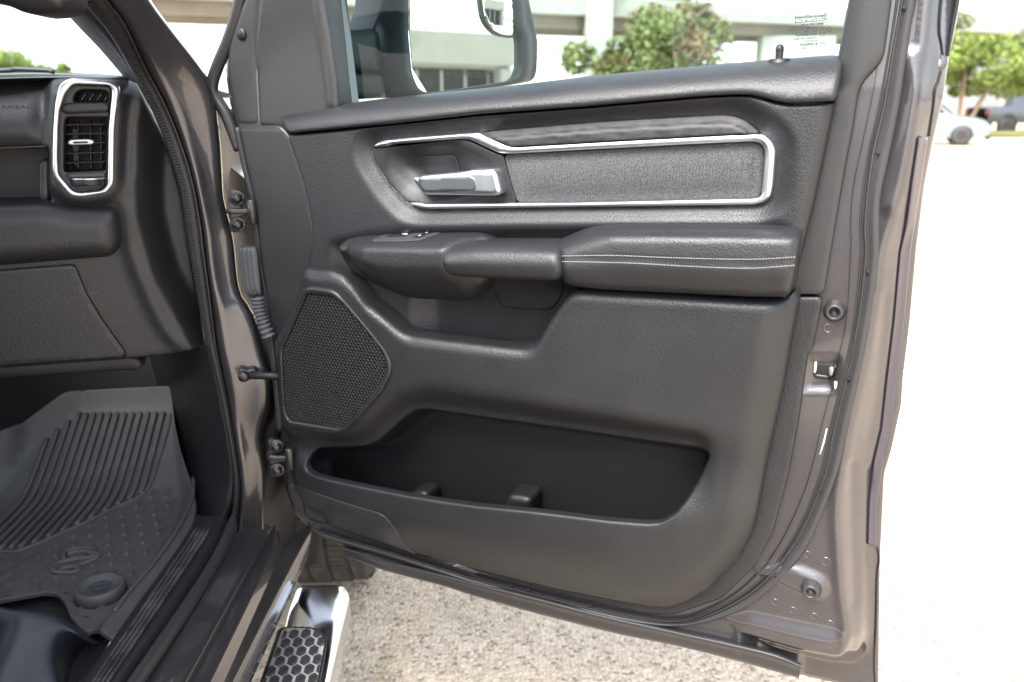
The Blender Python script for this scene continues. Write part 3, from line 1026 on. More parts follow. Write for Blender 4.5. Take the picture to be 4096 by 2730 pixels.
# ---- switch pod and pull handle
_x = np.linspace(1320, 1990, 40)
_t = np.interp(_x, [1320, 1350, 1419, 1710, 1924, 1950, 1990], [985, 962, 936, 925, 922, 928, 945])
_c = np.interp(_x, [1320, 1356, 1420, 1557, 1735, 1800, 1990], [1010, 992, 984, 987, 990, 985, 980])
_b = np.interp(_x, [1320, 1373, 1404, 1465, 1526, 1608, 1659, 1863, 1904, 1934, 1990], [1030, 1055, 1086, 1121, 1152, 1188, 1198, 1205, 1193, 1157, 1110])
_k = np.minimum(_c + 118, _c * .3 + _b * .7)
h_pod0 = stack(DOOR, [row(_t, -.012), row(_t * .55 + _c * .45, .034), row(_c, .066), row(_c + 22, .073), row(_c * .35 + _k * .65, .074), row(_k, .062), row(_k * .5 + _b * .5, .030), row(_b, -.004)])
u_a = DOOR.uv(np.float64(1350), np.float64(1000), .06)[0]; u_b = DOOR.uv(np.float64(1470), np.float64(1000), .06)[0]
u_c = DOOR.uv(np.float64(1760), np.float64(1050), .07)[0]; u_d = DOOR.uv(np.float64(1960), np.float64(1050), .0)[0]


def h_pod(u, v):
    w = h_pod0(u, v)
    w = np.minimum(w, w * (.42 + .58 * np.sqrt(np.clip((u - u_a) / (u_b - u_a), 0, 1))))
    return w - np.maximum(w, 0) * .75 * sstep(u_c, u_d, u) ** 1.2


POD = [(1419, 936), (1560, 930), (1710, 925), (1924, 922), (1950, 930), (1965, 963), (1972, 1040), (1955, 1116), (1934, 1157), (1904, 1190), (1863, 1205), (1659, 1198), (1608, 1188), (1526, 1152), (1465, 1121), (1404, 1086), (1373, 1045), (1351, 1000), (1354, 980)]
dp('switch_pod', 'leather', POD, h_pod, r=.006, res=.005, depth=.04, rp=14)
hp1 = lambda k: (lambda u, v: h_pod(u, v) + k)
dp('switch_plate', 'switch', [(1482, 962), (1540, 938), (1580, 931), (1690, 928), (1752, 929), (1752, 937), (1700, 955), (1680, 963), (1600, 968), (1484, 968)], hp1(.0045), r=.002, res=.003, depth=.008, rp=6)
dp('window_switch', 'plastic', [(1532, 948), (1562, 937), (1650, 933), (1622, 947), (1575, 950)], hp1(.0062), r=.001, res=.003, depth=.005, rp=3)
dp('lock_button', 'deep', [(1645, 953), (1668, 942), (1706, 936), (1690, 949), (1680, 953)], hp1(.0062), r=.001, res=.003, depth=.005, rp=3)
dp('lock_button', 'deep', [(1676, 938), (1700, 929), (1733, 928), (1718, 938)], hp1(.0062), r=.001, res=.003, depth=.005, rp=3)
dp('switch_symbol', 'print_white', [(1602, 932), (1614, 931), (1634, 936), (1628, 940), (1608, 938)], hp1(.0072), r=0, res=.003, depth=.0006, rp=2)
dp('button_symbol', 'print_white', [(1672, 941), (1684, 940), (1683, 944), (1671, 945)], hp1(.0072), r=0, res=.003, depth=.0006, rp=1)
dp('button_symbol', 'print_white', [(1700, 930), (1714, 929), (1712, 932), (1698, 933)], hp1(.0072), r=0, res=.003, depth=.0006, rp=1)
_x = np.linspace(1740, 2260, 30)
_t = np.interp(_x, [1740, 1812, 1904, 2199, 2260], [985, 976, 968, 971, 975])
_b = np.interp(_x, [1740, 1802, 1863, 1965, 2220, 2260], [1100, 1108, 1114, 1119, 1128, 1128])
h_pull = stack(DOOR, [row(_t, .040), row(_t + 22, .062), row(_t + 45, .072), row(_t * .4 + _b * .6, .078), row(_t * .1 + _b * .9, .072), row(_b, .060)])
PULL = [(1757, 1004), (1768, 988), (1812, 976), (1904, 968), (2199, 971), (2222, 978), (2236, 1004), (2239, 1100), (2222, 1129), (1965, 1119), (1863, 1114), (1802, 1108), (1772, 1091), (1758, 1045)]
dp('pull_handle', 'leather_soft', PULL, h_pull, r=.010, res=.005, depth=.032, rp=16)
dp('pocket_cover', 'leather', [(1960, 1085), (1968, 1165), (2004, 1226), (2036, 1236), (2187, 1244), (2215, 1232), (2251, 1176), (2256, 1090)], lambda u, v: h_up(u, v) + .0022, r=.002, res=.006, depth=.006, rp=20)

# ---- lower trim panel with the long bin
LT = [(1080, 1064), (1221, 1069), (1256, 1080), (1325, 1083), (1376, 1103), (1417, 1143), (1474, 1218), (1560, 1287), (1606, 1327), (1641, 1344), (1800, 1364), (2016, 1389), (2100, 1397), (2143, 1381), (2194, 1290),
      (2250, 1203), (2281, 1170), (2312, 1160), (2516, 1172), (2754, 1184), (2992, 1199), (3111, 1202), (3200, 1190), (3260, 1190)]
_x = np.linspace(1080, 3260, 90)
I = lambda pts: np.interp(_x, [p[0] for p in pts], [p[1] for p in pts])
Wv = lambda pts: np.interp(_x, [p[0] for p in pts], [p[2] for p in pts])
lt = I(LT)
cur = lambda y, w: list(zip(_x, y, w if np.ndim(w) else np.full(len(_x), w)))
ML = [(1080, 1690, .024), (1350, 1715, .028), (1440, 1660, .030), (1560, 1560, .030), (1700, 1520, .030), (2000, 1560, .032), (2500, 1640, .032), (2830, 1700, .027), (3000, 1740, .022), (3260, 1780, .016)]
BT = [(1080, 1768, .006), (1270, 1792, .0), (1459, 1787, -.010), (1510, 1768, -.012), (1612, 1676, -.014), (1660, 1645, -.014), (1704, 1638, -.014), (1900, 1667, -.014), (2203, 1709, -.014), (2506, 1754, -.014), (2797, 1794, -.006), (2860, 1840, .014), (3000, 1900, .017), (3260, 1950, .012)]
BL = [(1080, 1855, .002), (1219, 1885, .014), (1265, 1911, .024), (1408, 1942, .030), (1612, 1983, .034), (1900, 2027, .036), (2142, 2051, .037), (2445, 2088, .036), (2603, 2101, .033), (2700, 2100, .030), (2850, 2080, .022), (3000, 2060, .018), (3260, 2040, .012)]
CR = [(1080, 1930, -.006), (1219, 1950, .010), (1265, 1968, .022), (1408, 2010, .030), (1612, 2050, .034), (1900, 2105, .036), (2142, 2130, .036), (2445, 2170, .035), (2603, 2185, .031), (2700, 2190, .027), (2850, 2190, .018), (3000, 2180, .010), (3260, 2150, .004)]
BO = [(1080, 2010, -.03), (1189, 2055, -.025), (1245, 2086, -.022), (1510, 2168, -.018), (1638, 2214, -.014), (1900, 2280, -.012), (2203, 2354, -.010), (2506, 2415, -.010), (2669, 2437, -.012), (2900, 2440, -.016), (3260, 2440, -.02)]
h_lo0 = stack(DOOR, [cur(lt, .022), cur(lt + 42, .030), cur(np.maximum(I(ML), lt + 90), Wv(ML)), cur(np.maximum(I(BT), lt + 140), Wv(BT)), cur(I(BL), Wv(BL)), cur(I(CR), Wv(CR)), cur(I(BO), Wv(BO))])
loright = Line(DOOR, [(3200, 1163), (3198, 1187), (3158, 1402), (3135, 1545), (3066, 1861), (3018, 2122), (2954, 2244), (2832, 2360), (2700, 2436), (2600, 2442), (2540, 2434)], .0)
lofront = Line(DOOR, [(1200, 1060), (1187, 1189), (1089, 1379), (1112, 1517), (1124, 1689), (1128, 1750), (1130, 1845), (1148, 1927), (1158, 1988), (1189, 2054), (1245, 2085)], .0)


zs0, zs1 = DOOR.uv(np.float64(2800), np.float64(2440), -.03)[1], DOOR.uv(np.float64(3060), np.float64(2150), -.03)[1]


def h_lo(u, v):
    w = h_lo0(u, v)
    w = w - .024 * (.25 + .75 * sstep(zs0, zs1, v)) * np.clip(1 - loright.d(u, v) / .045, 0, 1) ** 2
    return w - .022 * np.clip(1 - lofront.d(u, v) / .05, 0, 1) ** 2


LOW = [(1220, 1068), (1256, 1080), (1325, 1083), (1376, 1103), (1417, 1143), (1474, 1218), (1560, 1287), (1606, 1327), (1641, 1344), (1800, 1364), (2016, 1389), (2100, 1397), (2143, 1381), (2194, 1290), (2250, 1203),
       (2281, 1170), (2312, 1161), (2516, 1172), (2754, 1184), (2992, 1199), (3111, 1203), (3150, 1194), (3166, 1172), (3199, 1163), (3198, 1187), (3158, 1402), (3135, 1545), (3066, 1861), (3018, 2122), (2954, 2244), (2832, 2360), (2740, 2415), (2669, 2436),
       (2590, 2430), (2506, 2415), (2203, 2354), (1900, 2279), (1638, 2210), (1510, 2166), (1357, 2115), (1245, 2085), (1189, 2054), (1158, 1988), (1148, 1927), (1130, 1845), (1128, 1750), (1124, 1689), (1112, 1517), (1100, 1430), (1093, 1379), (1120, 1320), (1187, 1180)]
BIN = [(1219, 1868), (1228, 1840), (1248, 1812), (1272, 1794), (1459, 1789), (1510, 1768), (1612, 1676), (1653, 1646), (1704, 1638), (1900, 1667), (2203, 1709), (2506, 1754), (2797, 1794), (2836, 1812), (2836, 1836), (2797, 1921), (2748, 2000), (2700, 2060),
       (2645, 2094), (2590, 2099), (2445, 2088), (2142, 2051), (1900, 2027), (1765, 2008), (1612, 1983), (1408, 1942), (1265, 1909), (1226, 1888)]
GRL = [(1223, 1175), (1325, 1187), (1359, 1212), (1428, 1287), (1520, 1402), (1540, 1448), (1537, 1499), (1485, 1580), (1394, 1689), (1353, 1717), (1150, 1683), (1132, 1640), (1126, 1517), (1122, 1402)]
dp('pocket_panel', 'leather', LOW, h_lo, r=.005, res=.0065, depth=.03, rp=16, holes=[BIN, GRL], hrp=16, hole_depth=[.010, .012])
binb = Poly(DOOR, [(1195, 1850), (1240, 1785), (1459, 1765), (1510, 1745), (1612, 1652), (1653, 1622), (1704, 1614), (2203, 1690), (2797, 1774), (2870, 1800), (2880, 1850), (2850, 2050), (2750, 2300), (1700, 2220), (1230, 2060)], -.04, 20)
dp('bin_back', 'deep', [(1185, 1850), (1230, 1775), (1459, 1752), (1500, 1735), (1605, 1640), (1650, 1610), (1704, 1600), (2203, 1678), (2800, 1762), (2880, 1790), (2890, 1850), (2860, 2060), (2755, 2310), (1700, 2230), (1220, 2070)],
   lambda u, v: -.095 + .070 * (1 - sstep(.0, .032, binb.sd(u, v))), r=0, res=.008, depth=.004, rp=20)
lb = Poly(DOOR, [(1640, 1985), (1705, 1975), (1715, 2100), (1620, 2100)], -.04, 14)
dp('bottle_rib', 'deep', [(1622, 1990), (1640, 1972), (1690, 1966), (1712, 1985), (1700, 2060), (1610, 2060)], -.038, r=.010, res=.005, depth=.035, rp=16)
dp('bottle_rib', 'deep', [(2010, 2030), (2026, 1992), (2040, 1982), (2100, 1990), (2124, 2003), (2118, 2030), (2105, 2110), (2000, 2110)], -.032, r=.010, res=.005, depth=.04, rp=16)
# textured kick piece
dp('kick_panel', 'carbon', [(1152, 1934), (1255, 1972), (1408, 2023), (1510, 2052), (1541, 2069), (1577, 2115), (1628, 2192), (1668, 2226), (1638, 2209), (1510, 2165), (1357, 2114), (1245, 2084), (1190, 2053), (1160, 1988)],
   lambda u, v: h_lo(u, v) + .0022, r=.0022, res=.006, depth=.006, rp=14)
# strip between lower panel and painted frame
dp('edge_strip', 'leather', [(3150, 1189), (3294, 1189), (3250, 1402), (3233, 1413), (3213, 1539), (3210, 1574), (3198, 1660), (3158, 1884), (3092, 2133), (3018, 2270), (2885, 2398), (2700, 2462), (2566, 2458), (2263, 2386), (1900, 2288),
   (1800, 2240), (2200, 2330), (2669, 2410), (2800, 2340), (2900, 2240), (2980, 2100), (3050, 1750), (3110, 1400)], lambda u, v: -.022 - .010 * (1 - sstep(zs0, zs1, v)), r=.004, depth=.02, rp=18)

# ---- speaker
SPK = [(1210, 1152), (1244, 1146), (1319, 1158), (1353, 1178), (1474, 1321), (1537, 1402), (1563, 1453), (1560, 1499), (1520, 1574), (1388, 1723), (1348, 1740), (1302, 1737), (1147, 1706), (1132, 1683), (1116, 1488), (1110, 1402)]
dp('speaker_surround', 'plastic_smooth', SPK, lambda u, v: h_lo(u, v) + .006, r=.005, res=.005, depth=.014, rp=18, holes=[GRL], hrp=14, hole_depth=.012)


def grille():
    q = resample(fillet(GRL, 14), 10)
    P = px_uv(DOOR, q, h_lo)
    lo, hi = P.min(0), P.max(0)
    s = .0070                       # cell pitch
    V, F = [], []
    ys = np.arange(lo[1], hi[1], s * .80)
    for j, y in enumerate(ys):
        for x in np.arange(lo[0] + (j % 2) * s * .5, hi[0], s):
            V.append((x, y))
    C = np.array(V)
    C = C[inside(C, P) | (seg_dist(C, P, np.roll(P, -1, 0)) < s * .55)]
    ang = np.arange(6) * math.pi / 3 + math.pi / 6
    ox, oy = np.cos(ang) * s * .585, np.sin(ang) * s * .53
    ix, iy = np.cos(ang) * s * .44, np.sin(ang) * s * .385
    w = h_lo(C[:, 0], C[:, 1])
    V, F = [], []
    for (x, y), w0 in zip(C, w):
        b = len(V)
        V += [DOOR.xyz(x + a, y + c, w0 - .0006) for a, c in zip(ox, oy)]
        V += [DOOR.xyz(x + a, y + c, w0 + .0006) for a, c in zip(ix * 1.14, iy * 1.14)]
        V += [DOOR.xyz(x + a, y + c, w0 - .004) for a, c in zip(ix, iy)]
        for k in range(6):
            k2 = (k + 1) % 6
            F.append((b + k, b + k2, b + 6 + k2, b + 6 + k)); F.append((b + 6 + k, b + 6 + k2, b + 12 + k2, b + 12 + k))
    o = mesh_obj('speaker_grille', V, F, M['grille'], door)
    dp('speaker_cone', 'glassblack', [(p[0], p[1]) for p in GRL], lambda u, v: h_lo(u, v) - .012, r=0, res=.03, depth=.002, rp=14)


grille()

# ---- weatherstrip round the door
SL = [(3660, -400), (3602, 0), (3573, 172), (3527, 431), (3481, 631), (3453, 895), (3457, 1000), (3447, 1130), (3428, 1275), (3394, 1459), (3365, 1574), (3325, 1746), (3296, 1895), (3208, 2112), (3102, 2271), (2991, 2376), (2832, 2461), (2700, 2493), (2506, 2466), (2203, 2394), (1900, 2315),
      (1816, 2289), (1663, 2240), (1510, 2192), (1357, 2148), (1270, 2120)]
SRR = [(3720, -400), (3662, 0), (3642, 115), (3602, 402), (3556, 631), (3521, 804), (3517, 1000), (3503, 1143), (3462, 1379), (3428, 1545), (3388, 1717), (3348, 1895), (3272, 2096), (3208, 2218), (3123, 2318), (2996, 2424), (2859, 2482), (2700, 2508), (2506, 2490), (2203, 2424), (1900, 2343),
       (1816, 2315), (1663, 2264), (1510, 2217), (1357, 2174), (1275, 2145)]
SI = [(3590, -400), (3535, 130), (3513, 270), (3487, 413), (3453, 574), (3418, 746), (3407, 895), (3408, 1000), (3388, 1287), (3353, 1448), (3325, 1574), (3290, 1706), (3244, 1900), (3176, 2075), (3086, 2234), (2965, 2361), (2832, 2440), (2700, 2476), (2506, 2452), (2203, 2382), (1900, 2302)]


def para(pts, n=160):
    c = smooth(pts); L = np.r_[0, np.cumsum(np.linalg.norm(np.diff(c, axis=0), axis=1))]
    t = np.linspace(0, L[-1], n)
    return np.stack([np.interp(t, L, c[:, 0]), np.interp(t, L, c[:, 1])], -1)


def strip(name, mat, A, B, prof, parent, n=160, frame=DOOR):
    """ribbon between two pixel curves with heights prof = [(t, w)]"""
    a, b = para(A, n), para(B, n)
    rows = []
    for t, w in prof:
        q = a * (1 - t) + b * t
        u, v = frame.uv(q[:, 0], q[:, 1], w)
        rows.append(frame.xyz(u, v, w))
    return grid_obj(name, M[mat], np.array(rows), parent)


strip('door_seal', 'rubber', SL, SRR, [(-.05, -.070), (-.02, -.031), (.03, -.028), (.10, -.026), (.18, -.027), (.24, -.031), (.32, -.031), (.5, -.026), (.75, -.026), (.92, -.027), (1.0, -.029), (1.03, -.07)], door)
# inner lip of the weatherstrip, lying in the dark channel
lip_a = [((a[0] * .45 + b[0] * .55), (a[1] * .45 + b[1] * .55)) for a, b in zip(para(SI, 60), para(SL[:-4], 60))]
strip('seal_channel', 'deep', SI, SL[:-5], [(-.1, -.030), (0, -.042), (.4, -.046), (1, -.046), (1.2, -.046)], door, n=120)
strip('seal_lip', 'rubber', lip_a, SL[:-5], [(0, -.046), (.1, -.036), (.4, -.031), (.7, -.034), (.85, -.046)], door, n=120)
# lower drip weatherstrip
BTOP = [(1370, 2186), (1510, 2229), (1612, 2258), (2100, 2375), (2400, 2452), (2700, 2520), (2912, 2566), (3097, 2610), (3205, 2655)]
BBOT = [(1376, 2222), (1510, 2273), (1612, 2302), (1765, 2342), (1944, 2398), (2203, 2469), (2469, 2535), (2700, 2582), (2965, 2648), (3196, 2713)]
strip('drip_seal', 'rubber', BTOP, BBOT, [(-.02, -.06), (0, -.032), (.12, -.022), (.25, -.020), (.4, -.028), (.6, -.034), (.85, -.034), (1.0, -.040), (1.02, -.07)], door, n=90)
# seal breather holes, as small dark dimples on the strip
for px, py in [(3616, 34), (3513, 614), (3470, 1090), (3395, 1518), (3281, 1964), (3101, 2304), (2766, 2477), (2365, 2424), (2112, 2358), (2042, 2340), (1752, 2271), (1692, 2252)]:
    lathe('breather_hole', M['glassblack'], dpt(px, py, -.0262), DN, [(.0022, -.002), (.0022, .0009), (0, .0009)], door, n=10)

# ---- fittings on the painted frame
def plug(px, py, w, s=1.0):
    lathe('rubber_plug', M['rubber'], dpt(px, py, w), DN, [(.0155 * s, -.004), (.0150 * s, .003), (.0125 * s, .006), (.0118 * s, .011), (.0100 * s, .013), (.0075 * s, .0128), (.0066 * s, .009), (.0060 * s, .003), (0, .002)], door)


plug(3339, 1244, -.034, .98)
plug(3245, 2355, -.028, .98)
lathe('screw_washer', M['paint'], dpt(3742, 253, -.062), DN, [(.0130, -.012), (.0130, .001), (.012, .0022), (.0085, .0026)], door)
lathe('screw_head', M['steel'], dpt(3742, 253, -.060), DN, [(.0070, -.002), (.0068, .003), (.005, .0046), (.0022, .005), (.0020, .003), (0, .003)], door)
for px, py, s in [(3229, 2220, 1), (3303, 2248, 1.2), (3100, 2410, 1), (3171, 2443, 1), (3256, 2467, 1), (3320, 2497, 1), (3313, 1314, 1.15)]:
    lathe('pressed_dimple', M['paint'], dpt(px, py, -.0348), DN, [(.0066 * s, -.002), (.0060 * s, .00035), (.0048 * s, .0004), (.0042 * s, -.0005), (0, -.0008)], door, n=18)
# latch opening and its striker slot
dp('latch_plate', 'latch', [(3244, 1440), (3340, 1450), (3372, 1436), (3350, 1515), (3325, 1540), (3240, 1524)], -.041, r=.002, res=.006, depth=.006, rp=8)
dp('latch_mouth', 'glassblack', [(3256, 1450), (3342, 1458), (3336, 1508), (3318, 1522), (3250, 1506)], -.0385, r=.001, res=.006, depth=.004, rp=8)
dp('latch_pawl', 'steel', [(3314, 1468), (3340, 1472), (3334, 1502), (3322, 1512), (3312, 1500)], -.033, r=.002, res=.004, depth=.008, rp=6)
dp('latch_pawl', 'plastic_smooth', [(3254, 1497), (3320, 1506), (3318, 1518), (3252, 1510)], -.033, r=.002, res=.004, depth=.008, rp=4)
dp('latch_guard', 'yellowish', [(3257, 1452), (3268, 1450), (3264, 1494), (3253, 1500)], -.034, r=.002, res=.004, depth=.008, rp=4)
for px, py, a, b in [(3388, 1360, .004, .011), (3370, 1393, .004, .012), (3344, 1548, .004, .008)]:
    o = dp('sealer_dab', 'white_dab', [(px - 8, py - 26), (px + 8, py - 28), (px + 8, py + 14), (px - 4, py + 24), (px - 10, py)], -.036, r=.003, res=.004, depth=.006, rp=8)
dp('sealer_dab', 'white_dab', [(3306, 1708), (3312, 1710), (3296, 1780), (3280, 1826), (3276, 1824), (3294, 1760)], -.034, r=.0015, res=.004, depth=.004, rp=4)

# dark film along the rear hem, its sealant lines and the outer glass channel
FA = [(3676, 545), (3650, 720), (3626, 900), (3602, 1010), (3577, 1287), (3549, 1517), (3527, 1720), (3494, 1861), (3478, 2000), (3472, 2186)]
FB = [(3714, 548), (3688, 720), (3660, 900), (3644, 1010), (3618, 1287), (3590, 1517), (3574, 1660), (3541, 1800), (3512, 2000), (3506, 2186)]
dp('edge_film', 'tape', FA + FB[::-1], lambda u, v: h_shell(u, v) + .0055, r=.0025, res=.005, depth=.006, rp=4)
strip('outer_glass_channel', 'deep', [(3850, -250), (3819, 0), (3800, 110), (3787, 219)], [(3880, -250), (3840, 0), (3818, 110), (3797, 226)], [(0, -.085), (.1, -.070), (.9, -.070), (1, -.085)], door, n=30)
for c in ([(3790, -150, -.0765), (3766, 0), (3758, 120), (3766, 180), (3770, 215), (3774, 250), (3764, 285), (3752, 330), (3740, 362), (3734, 420), (3722, 500), (3716, 545)],
          [(3510, 2190, -.0765), (3516, 2240), (3508, 2300), (3504, 2500), (3496, 2640), (3500, 2730), (3502, 2760)]):
    uv_ = px_uv(DOOR, smooth([(p[0], p[1]) for p in c]), h_shell)
    tube('seam_gap', M['glassblack'], DOOR.xyz(uv_[:, 0], uv_[:, 1], h_shell(uv_[:, 0], uv_[:, 1]) + .0012), .0015, door, n=6)
# ------------------------------------------------------------------ cab: hinge pillar, sill, dashboard, floor
FH = R(-4.6)
FWD = np.array([math.sin(FH), math.cos(FH), 0.0])       # truck forward
RGT = np.array([math.cos(FH), -math.sin(FH), 0.0])      # truck right


def cy(pts):
    """3D curve through (px, py, Y)"""
    q = smooth(np.array(pts, float))
    return at_y(q[:, 0], q[:, 1], q[:, 2])


def cz(pts, z):
    q = smooth(np.array(pts, float))
    return at_z(q[:, 0], q[:, 1], z)


def shiftY(pts, dx, dy, dY):
    return [(p[0] + dx, p[1] + dy, p[2] + dY) for p in pts]


def mixc(a, b, t, dY=0.0):
    n = 60
    def rs(c):
        c = smooth(np.array(c, float)); L = np.r_[0, np.cumsum(np.linalg.norm(np.diff(c[:, :2], axis=0), axis=1))]
        s = np.linspace(0, L[-1], n)
        return np.stack([np.interp(s, L, c[:, k]) for k in range(3)], -1)
    m = rs(a) * (1 - t) + rs(b) * t
    m[:, 2] += dY
    return m


pillar = empty('hinge_pillar', (-.5, 1.45, 0), None, None)
pillar.parent = truck; pillar.matrix_parent_inverse = Matrix.Translation(-truck.location)
PB = [(300, -180, 1.20), (430, 0, 1.27), (505, 103, 1.32), (585, 275, 1.39), (654, 402, 1.42), (717, 551, 1.435), (769, 717, 1.44), (804, 900, 1.445), (816, 1006, 1.445), (837, 1159, 1.445), (867, 1399, 1.445), (898, 1553, 1.445),
      (934, 1757, 1.445), (956, 1910, 1.445), (956, 2010, 1.445), (947, 2090, 1.45), (940, 2150, 1.45), (928, 2205, 1.45)]
PC = [(500, -180, 1.24), (597, 0, 1.31), (689, 126, 1.37), (815, 293, 1.44), (855, 396, 1.46), (880, 560, 1.47), (890, 700, 1.47), (898, 802, 1.47), (934, 955, 1.47), (959, 1159, 1.47), (1015, 1261, 1.465), (1061, 1440, 1.46),
      (1083, 1502, 1.455), (1077, 1630, 1.455), (1046, 1732, 1.46), (1061, 1885, 1.46), (1058, 1987, 1.46), (1056, 2090, 1.465), (1062, 2170, 1.46), (1090, 2240, 1.45)]
PA = [(170, -180, 1.22), (318, 0, 1.29), (436, 138, 1.35), (534, 310, 1.41), (620, 471, 1.44), (677, 620, 1.45), (723, 775, 1.455), (740, 900, 1.455), (765, 1057, 1.455), (796, 1236, 1.455), (830, 1399, 1.455), (872, 1553, 1.455),
      (910, 1757, 1.455), (933, 1910, 1.455), (930, 2010, 1.455), (916, 2090, 1.455), (880, 2170, 1.455)]


def rows3(m):
    return at_y(m[:, 0], m[:, 1], m[:, 2])


pr = [(0.0, .012), (.03, -.002), (.12, -.009), (.22, -.010), (.32, -.007), (.5, -.004), (.7, -.002), (.88, -.002), (.96, .003), (1.0, .014), (1.03, .05)]
grid_obj('pillar_jamb', M['paint'], np.array([rows3(mixc(PB, PC, t, d)) for t, d in pr]), pillar)
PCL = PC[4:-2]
grid_obj('pillar_return', M['plastic'], np.array([rows3(mixc(PCL, PCL, 0, .045)), rows3(mixc(shiftY(PCL, 60, 40, .0), shiftY(PCL, 60, 40, .0), 0, .20)), rows3(mixc(shiftY(PCL, 150, 40, .0), PCL, 0, .30))]), pillar)  # body metal coloured black to paint in the shade of the door gap
pr = [(0.0, .012), (.06, -.006), (.25, -.016), (.5, -.018), (.72, -.014), (.82, -.004), (.86, -.012), (.95, -.014), (1.0, .0), (1.02, .02)]
grid_obj('body_seal', M['rubber'], np.array([rows3(mixc(PA, PB, t, d)) for t, d in pr]), pillar)
# ribbed bead on the body weatherstrip
bm = bmesh.new()
mid = rows3(mixc(PA, PB, .42, -.020)); mid = resample(mid, .0052, False)
wdt = np.linalg.norm(rows3(mixc(PA, PB, .18)) - rows3(mixc(PA, PB, .66)), axis=1)
for i in range(1, len(mid) - 1):
    if mid[i][2] < .95:
        continue
    d = mid[i + 1] - mid[i]; d /= np.linalg.norm(d)
    s = np.cross(d, (0, 1, 0)); s /= np.linalg.norm(s)
    k = i / len(mid) * (len(wdt) - 1)
    box_bm(bm, mid[i] + np.array([0, .004, 0]), (.0026, wdt[int(k)] * .9, .006), (d, s, np.cross(d, s)))
o = bm_obj('seal_ribs', bm, M['rubber'], pillar, True); o['kind'] = 'stuff'
# inner pillar garnish up the windshield
PK = [(70, -180, 1.27), (218, 0, 1.34), (298, 92, 1.41), (402, 201, 1.48), (500, 316, 1.56)]
PA5 = PA[:4] + [(560, 360, 1.42)]
PA5 = [PA[0], PA[1], PA[2], PA[3], (548, 335, 1.415)]
pr = [(0, .03), (.05, .0), (.3, -.018), (.6, -.018), (.9, -.002), (1.02, .01)]
grid_obj('pillar_garnish', M['plastic_warm'], np.array([rows3(mixc(PK, PA5, t, d)) for t, d in pr]), pillar)

# ---- hinges, check strap, wiring boot
HN = np.array([.25, -.97, 0]); HN /= np.linalg.norm(HN)


def hinge(px, py, s, Y=1.44):
    f = Frame(at_y(np.float64(px), np.float64(py), Y), (.97, .25, 0))
    def q(pts, w, nm, mt, **k):
        return panel(nm, M[mt], f, [(px + a * s, py + b * s) for a, b in pts], w, parent=pillar, res=.006, **k)
    q([(-45, -95), (-10, -100), (20, -60), (12, -20), (60, -10), (62, 12), (10, 22), (22, 75), (-5, 98), (-40, 90), (-34, 20), (-60, 0), (-48, -20)], .0, 'hinge_plate', 'hinge', r=.003, depth=.012, rp=10)
    q([(-46, -15), (70, -12), (72, 10), (-44, 14)], .012, 'hinge_leaf', 'hinge', r=.003, depth=.012, rp=6)
    for a, b in ((-2, -62), (2, 58)):
        c = at_y(np.float64(px + a * s), np.float64(py + b * s), Y - .003)
        lathe('hinge_bolt', M['hinge'], c, f.N, [(.011, -.004), (.011, .002), (.0075, .003), (.0072, .010), (.004, .012), (0, .012)], pillar, n=6)
        lathe('hinge_washer', M['hinge'], c, f.N, [(.014, -.006), (.014, .001), (.012, .002), (0, .002)], pillar, n=16)
    c = at_y(np.float64(px + 66 * s), np.float64(py), Y - .016)
    lathe('hinge_pin', M['hinge'], c - np.array([0, 0, .022]), (0, 0, 1), [(.006, 0), (.008, .002), (.008, .042), (.006, .044)], pillar, n=14)


hinge(950, 848, .88)
hinge(1108, 1835, .78, 1.40)
f = Frame(at_y(np.float64(960), np.float64(1510), 1.43), (.97, .25, 0))
bp = lambda nm, mt, pts, w, **k: panel(nm, M[mt], f, pts, w, parent=pillar, res=.006, **k)
bp('check_bracket', 'hinge', [(956, 1478), (975, 1476), (990, 1484), (1010, 1476), (1030, 1480), (1034, 1492), (1012, 1500), (1010, 1520), (990, 1524), (980, 1534), (962, 1530), (960, 1518), (950, 1505)], .006, r=.003, depth=.014, rp=8)
lathe('check_bolt', M['hinge'], at_y(np.float64(974), np.float64(1507), 1.418), f.N, [(.010, -.004), (.010, .003), (.006, .006), (0, .006)], pillar, n=18)
a, b = at_y(np.float64(1000), np.float64(1502), 1.42), dpt(1150, 1506, -.02)
tube('check_strap', M['plastic'], np.array([a, (a + b) / 2, b]), .0075, pillar)
f2 = Frame(at_y(np.float64(1000), np.float64(1090), 1.43), (.97, .25, 0))
for i, (x0, x1, w, dd) in enumerate([(950, 1014, -.02, .02), (964, 1030, -.006, .016), (982, 1040, .006, .014), (998, 1046, .016, .012)]):
    panel('wiring_boot' if i == 0 else 'boot_fold', M['rubber_grey'], f2, [(x0, 1000), (x0 + 14, 988), (x1 - 24, 992), (x1 - 16, 1010), (x1, 1180), (x1 - 10, 1192), (x0 + 36, 1186), (x0 + 18, 1160)], w, r=.006, res=.006, depth=dd, rp=14, parent=pillar)
bc = at_y(np.array([1030, 1034, 1042, 1056, 1075]), np.array([1190, 1225, 1262, 1300, 1345]), np.array([1.40, 1.40, 1.40, 1.40, 1.40]))
bc = smooth(bc, 14)
T = np.gradient(bc, axis=0); T /= np.linalg.norm(T, axis=1)[:, None]
V, F = [], []
for i, (p, t) in enumerate(zip(bc, T)):
    s = np.cross(t, (0, 1, 0)); s /= np.linalg.norm(s); n_ = np.cross(s, t)
    rr = .0105 + .0028 * math.sin(i * 1.05)
    V += [p + (s * math.cos(a) + n_ * math.sin(a)) * rr for a in np.linspace(0, 2 * math.pi, 12, endpoint=False)]
    if i:
        F += [((i - 1) * 12 + j, (i - 1) * 12 + (j + 1) % 12, i * 12 + (j + 1) % 12, i * 12 + j) for j in range(12)]
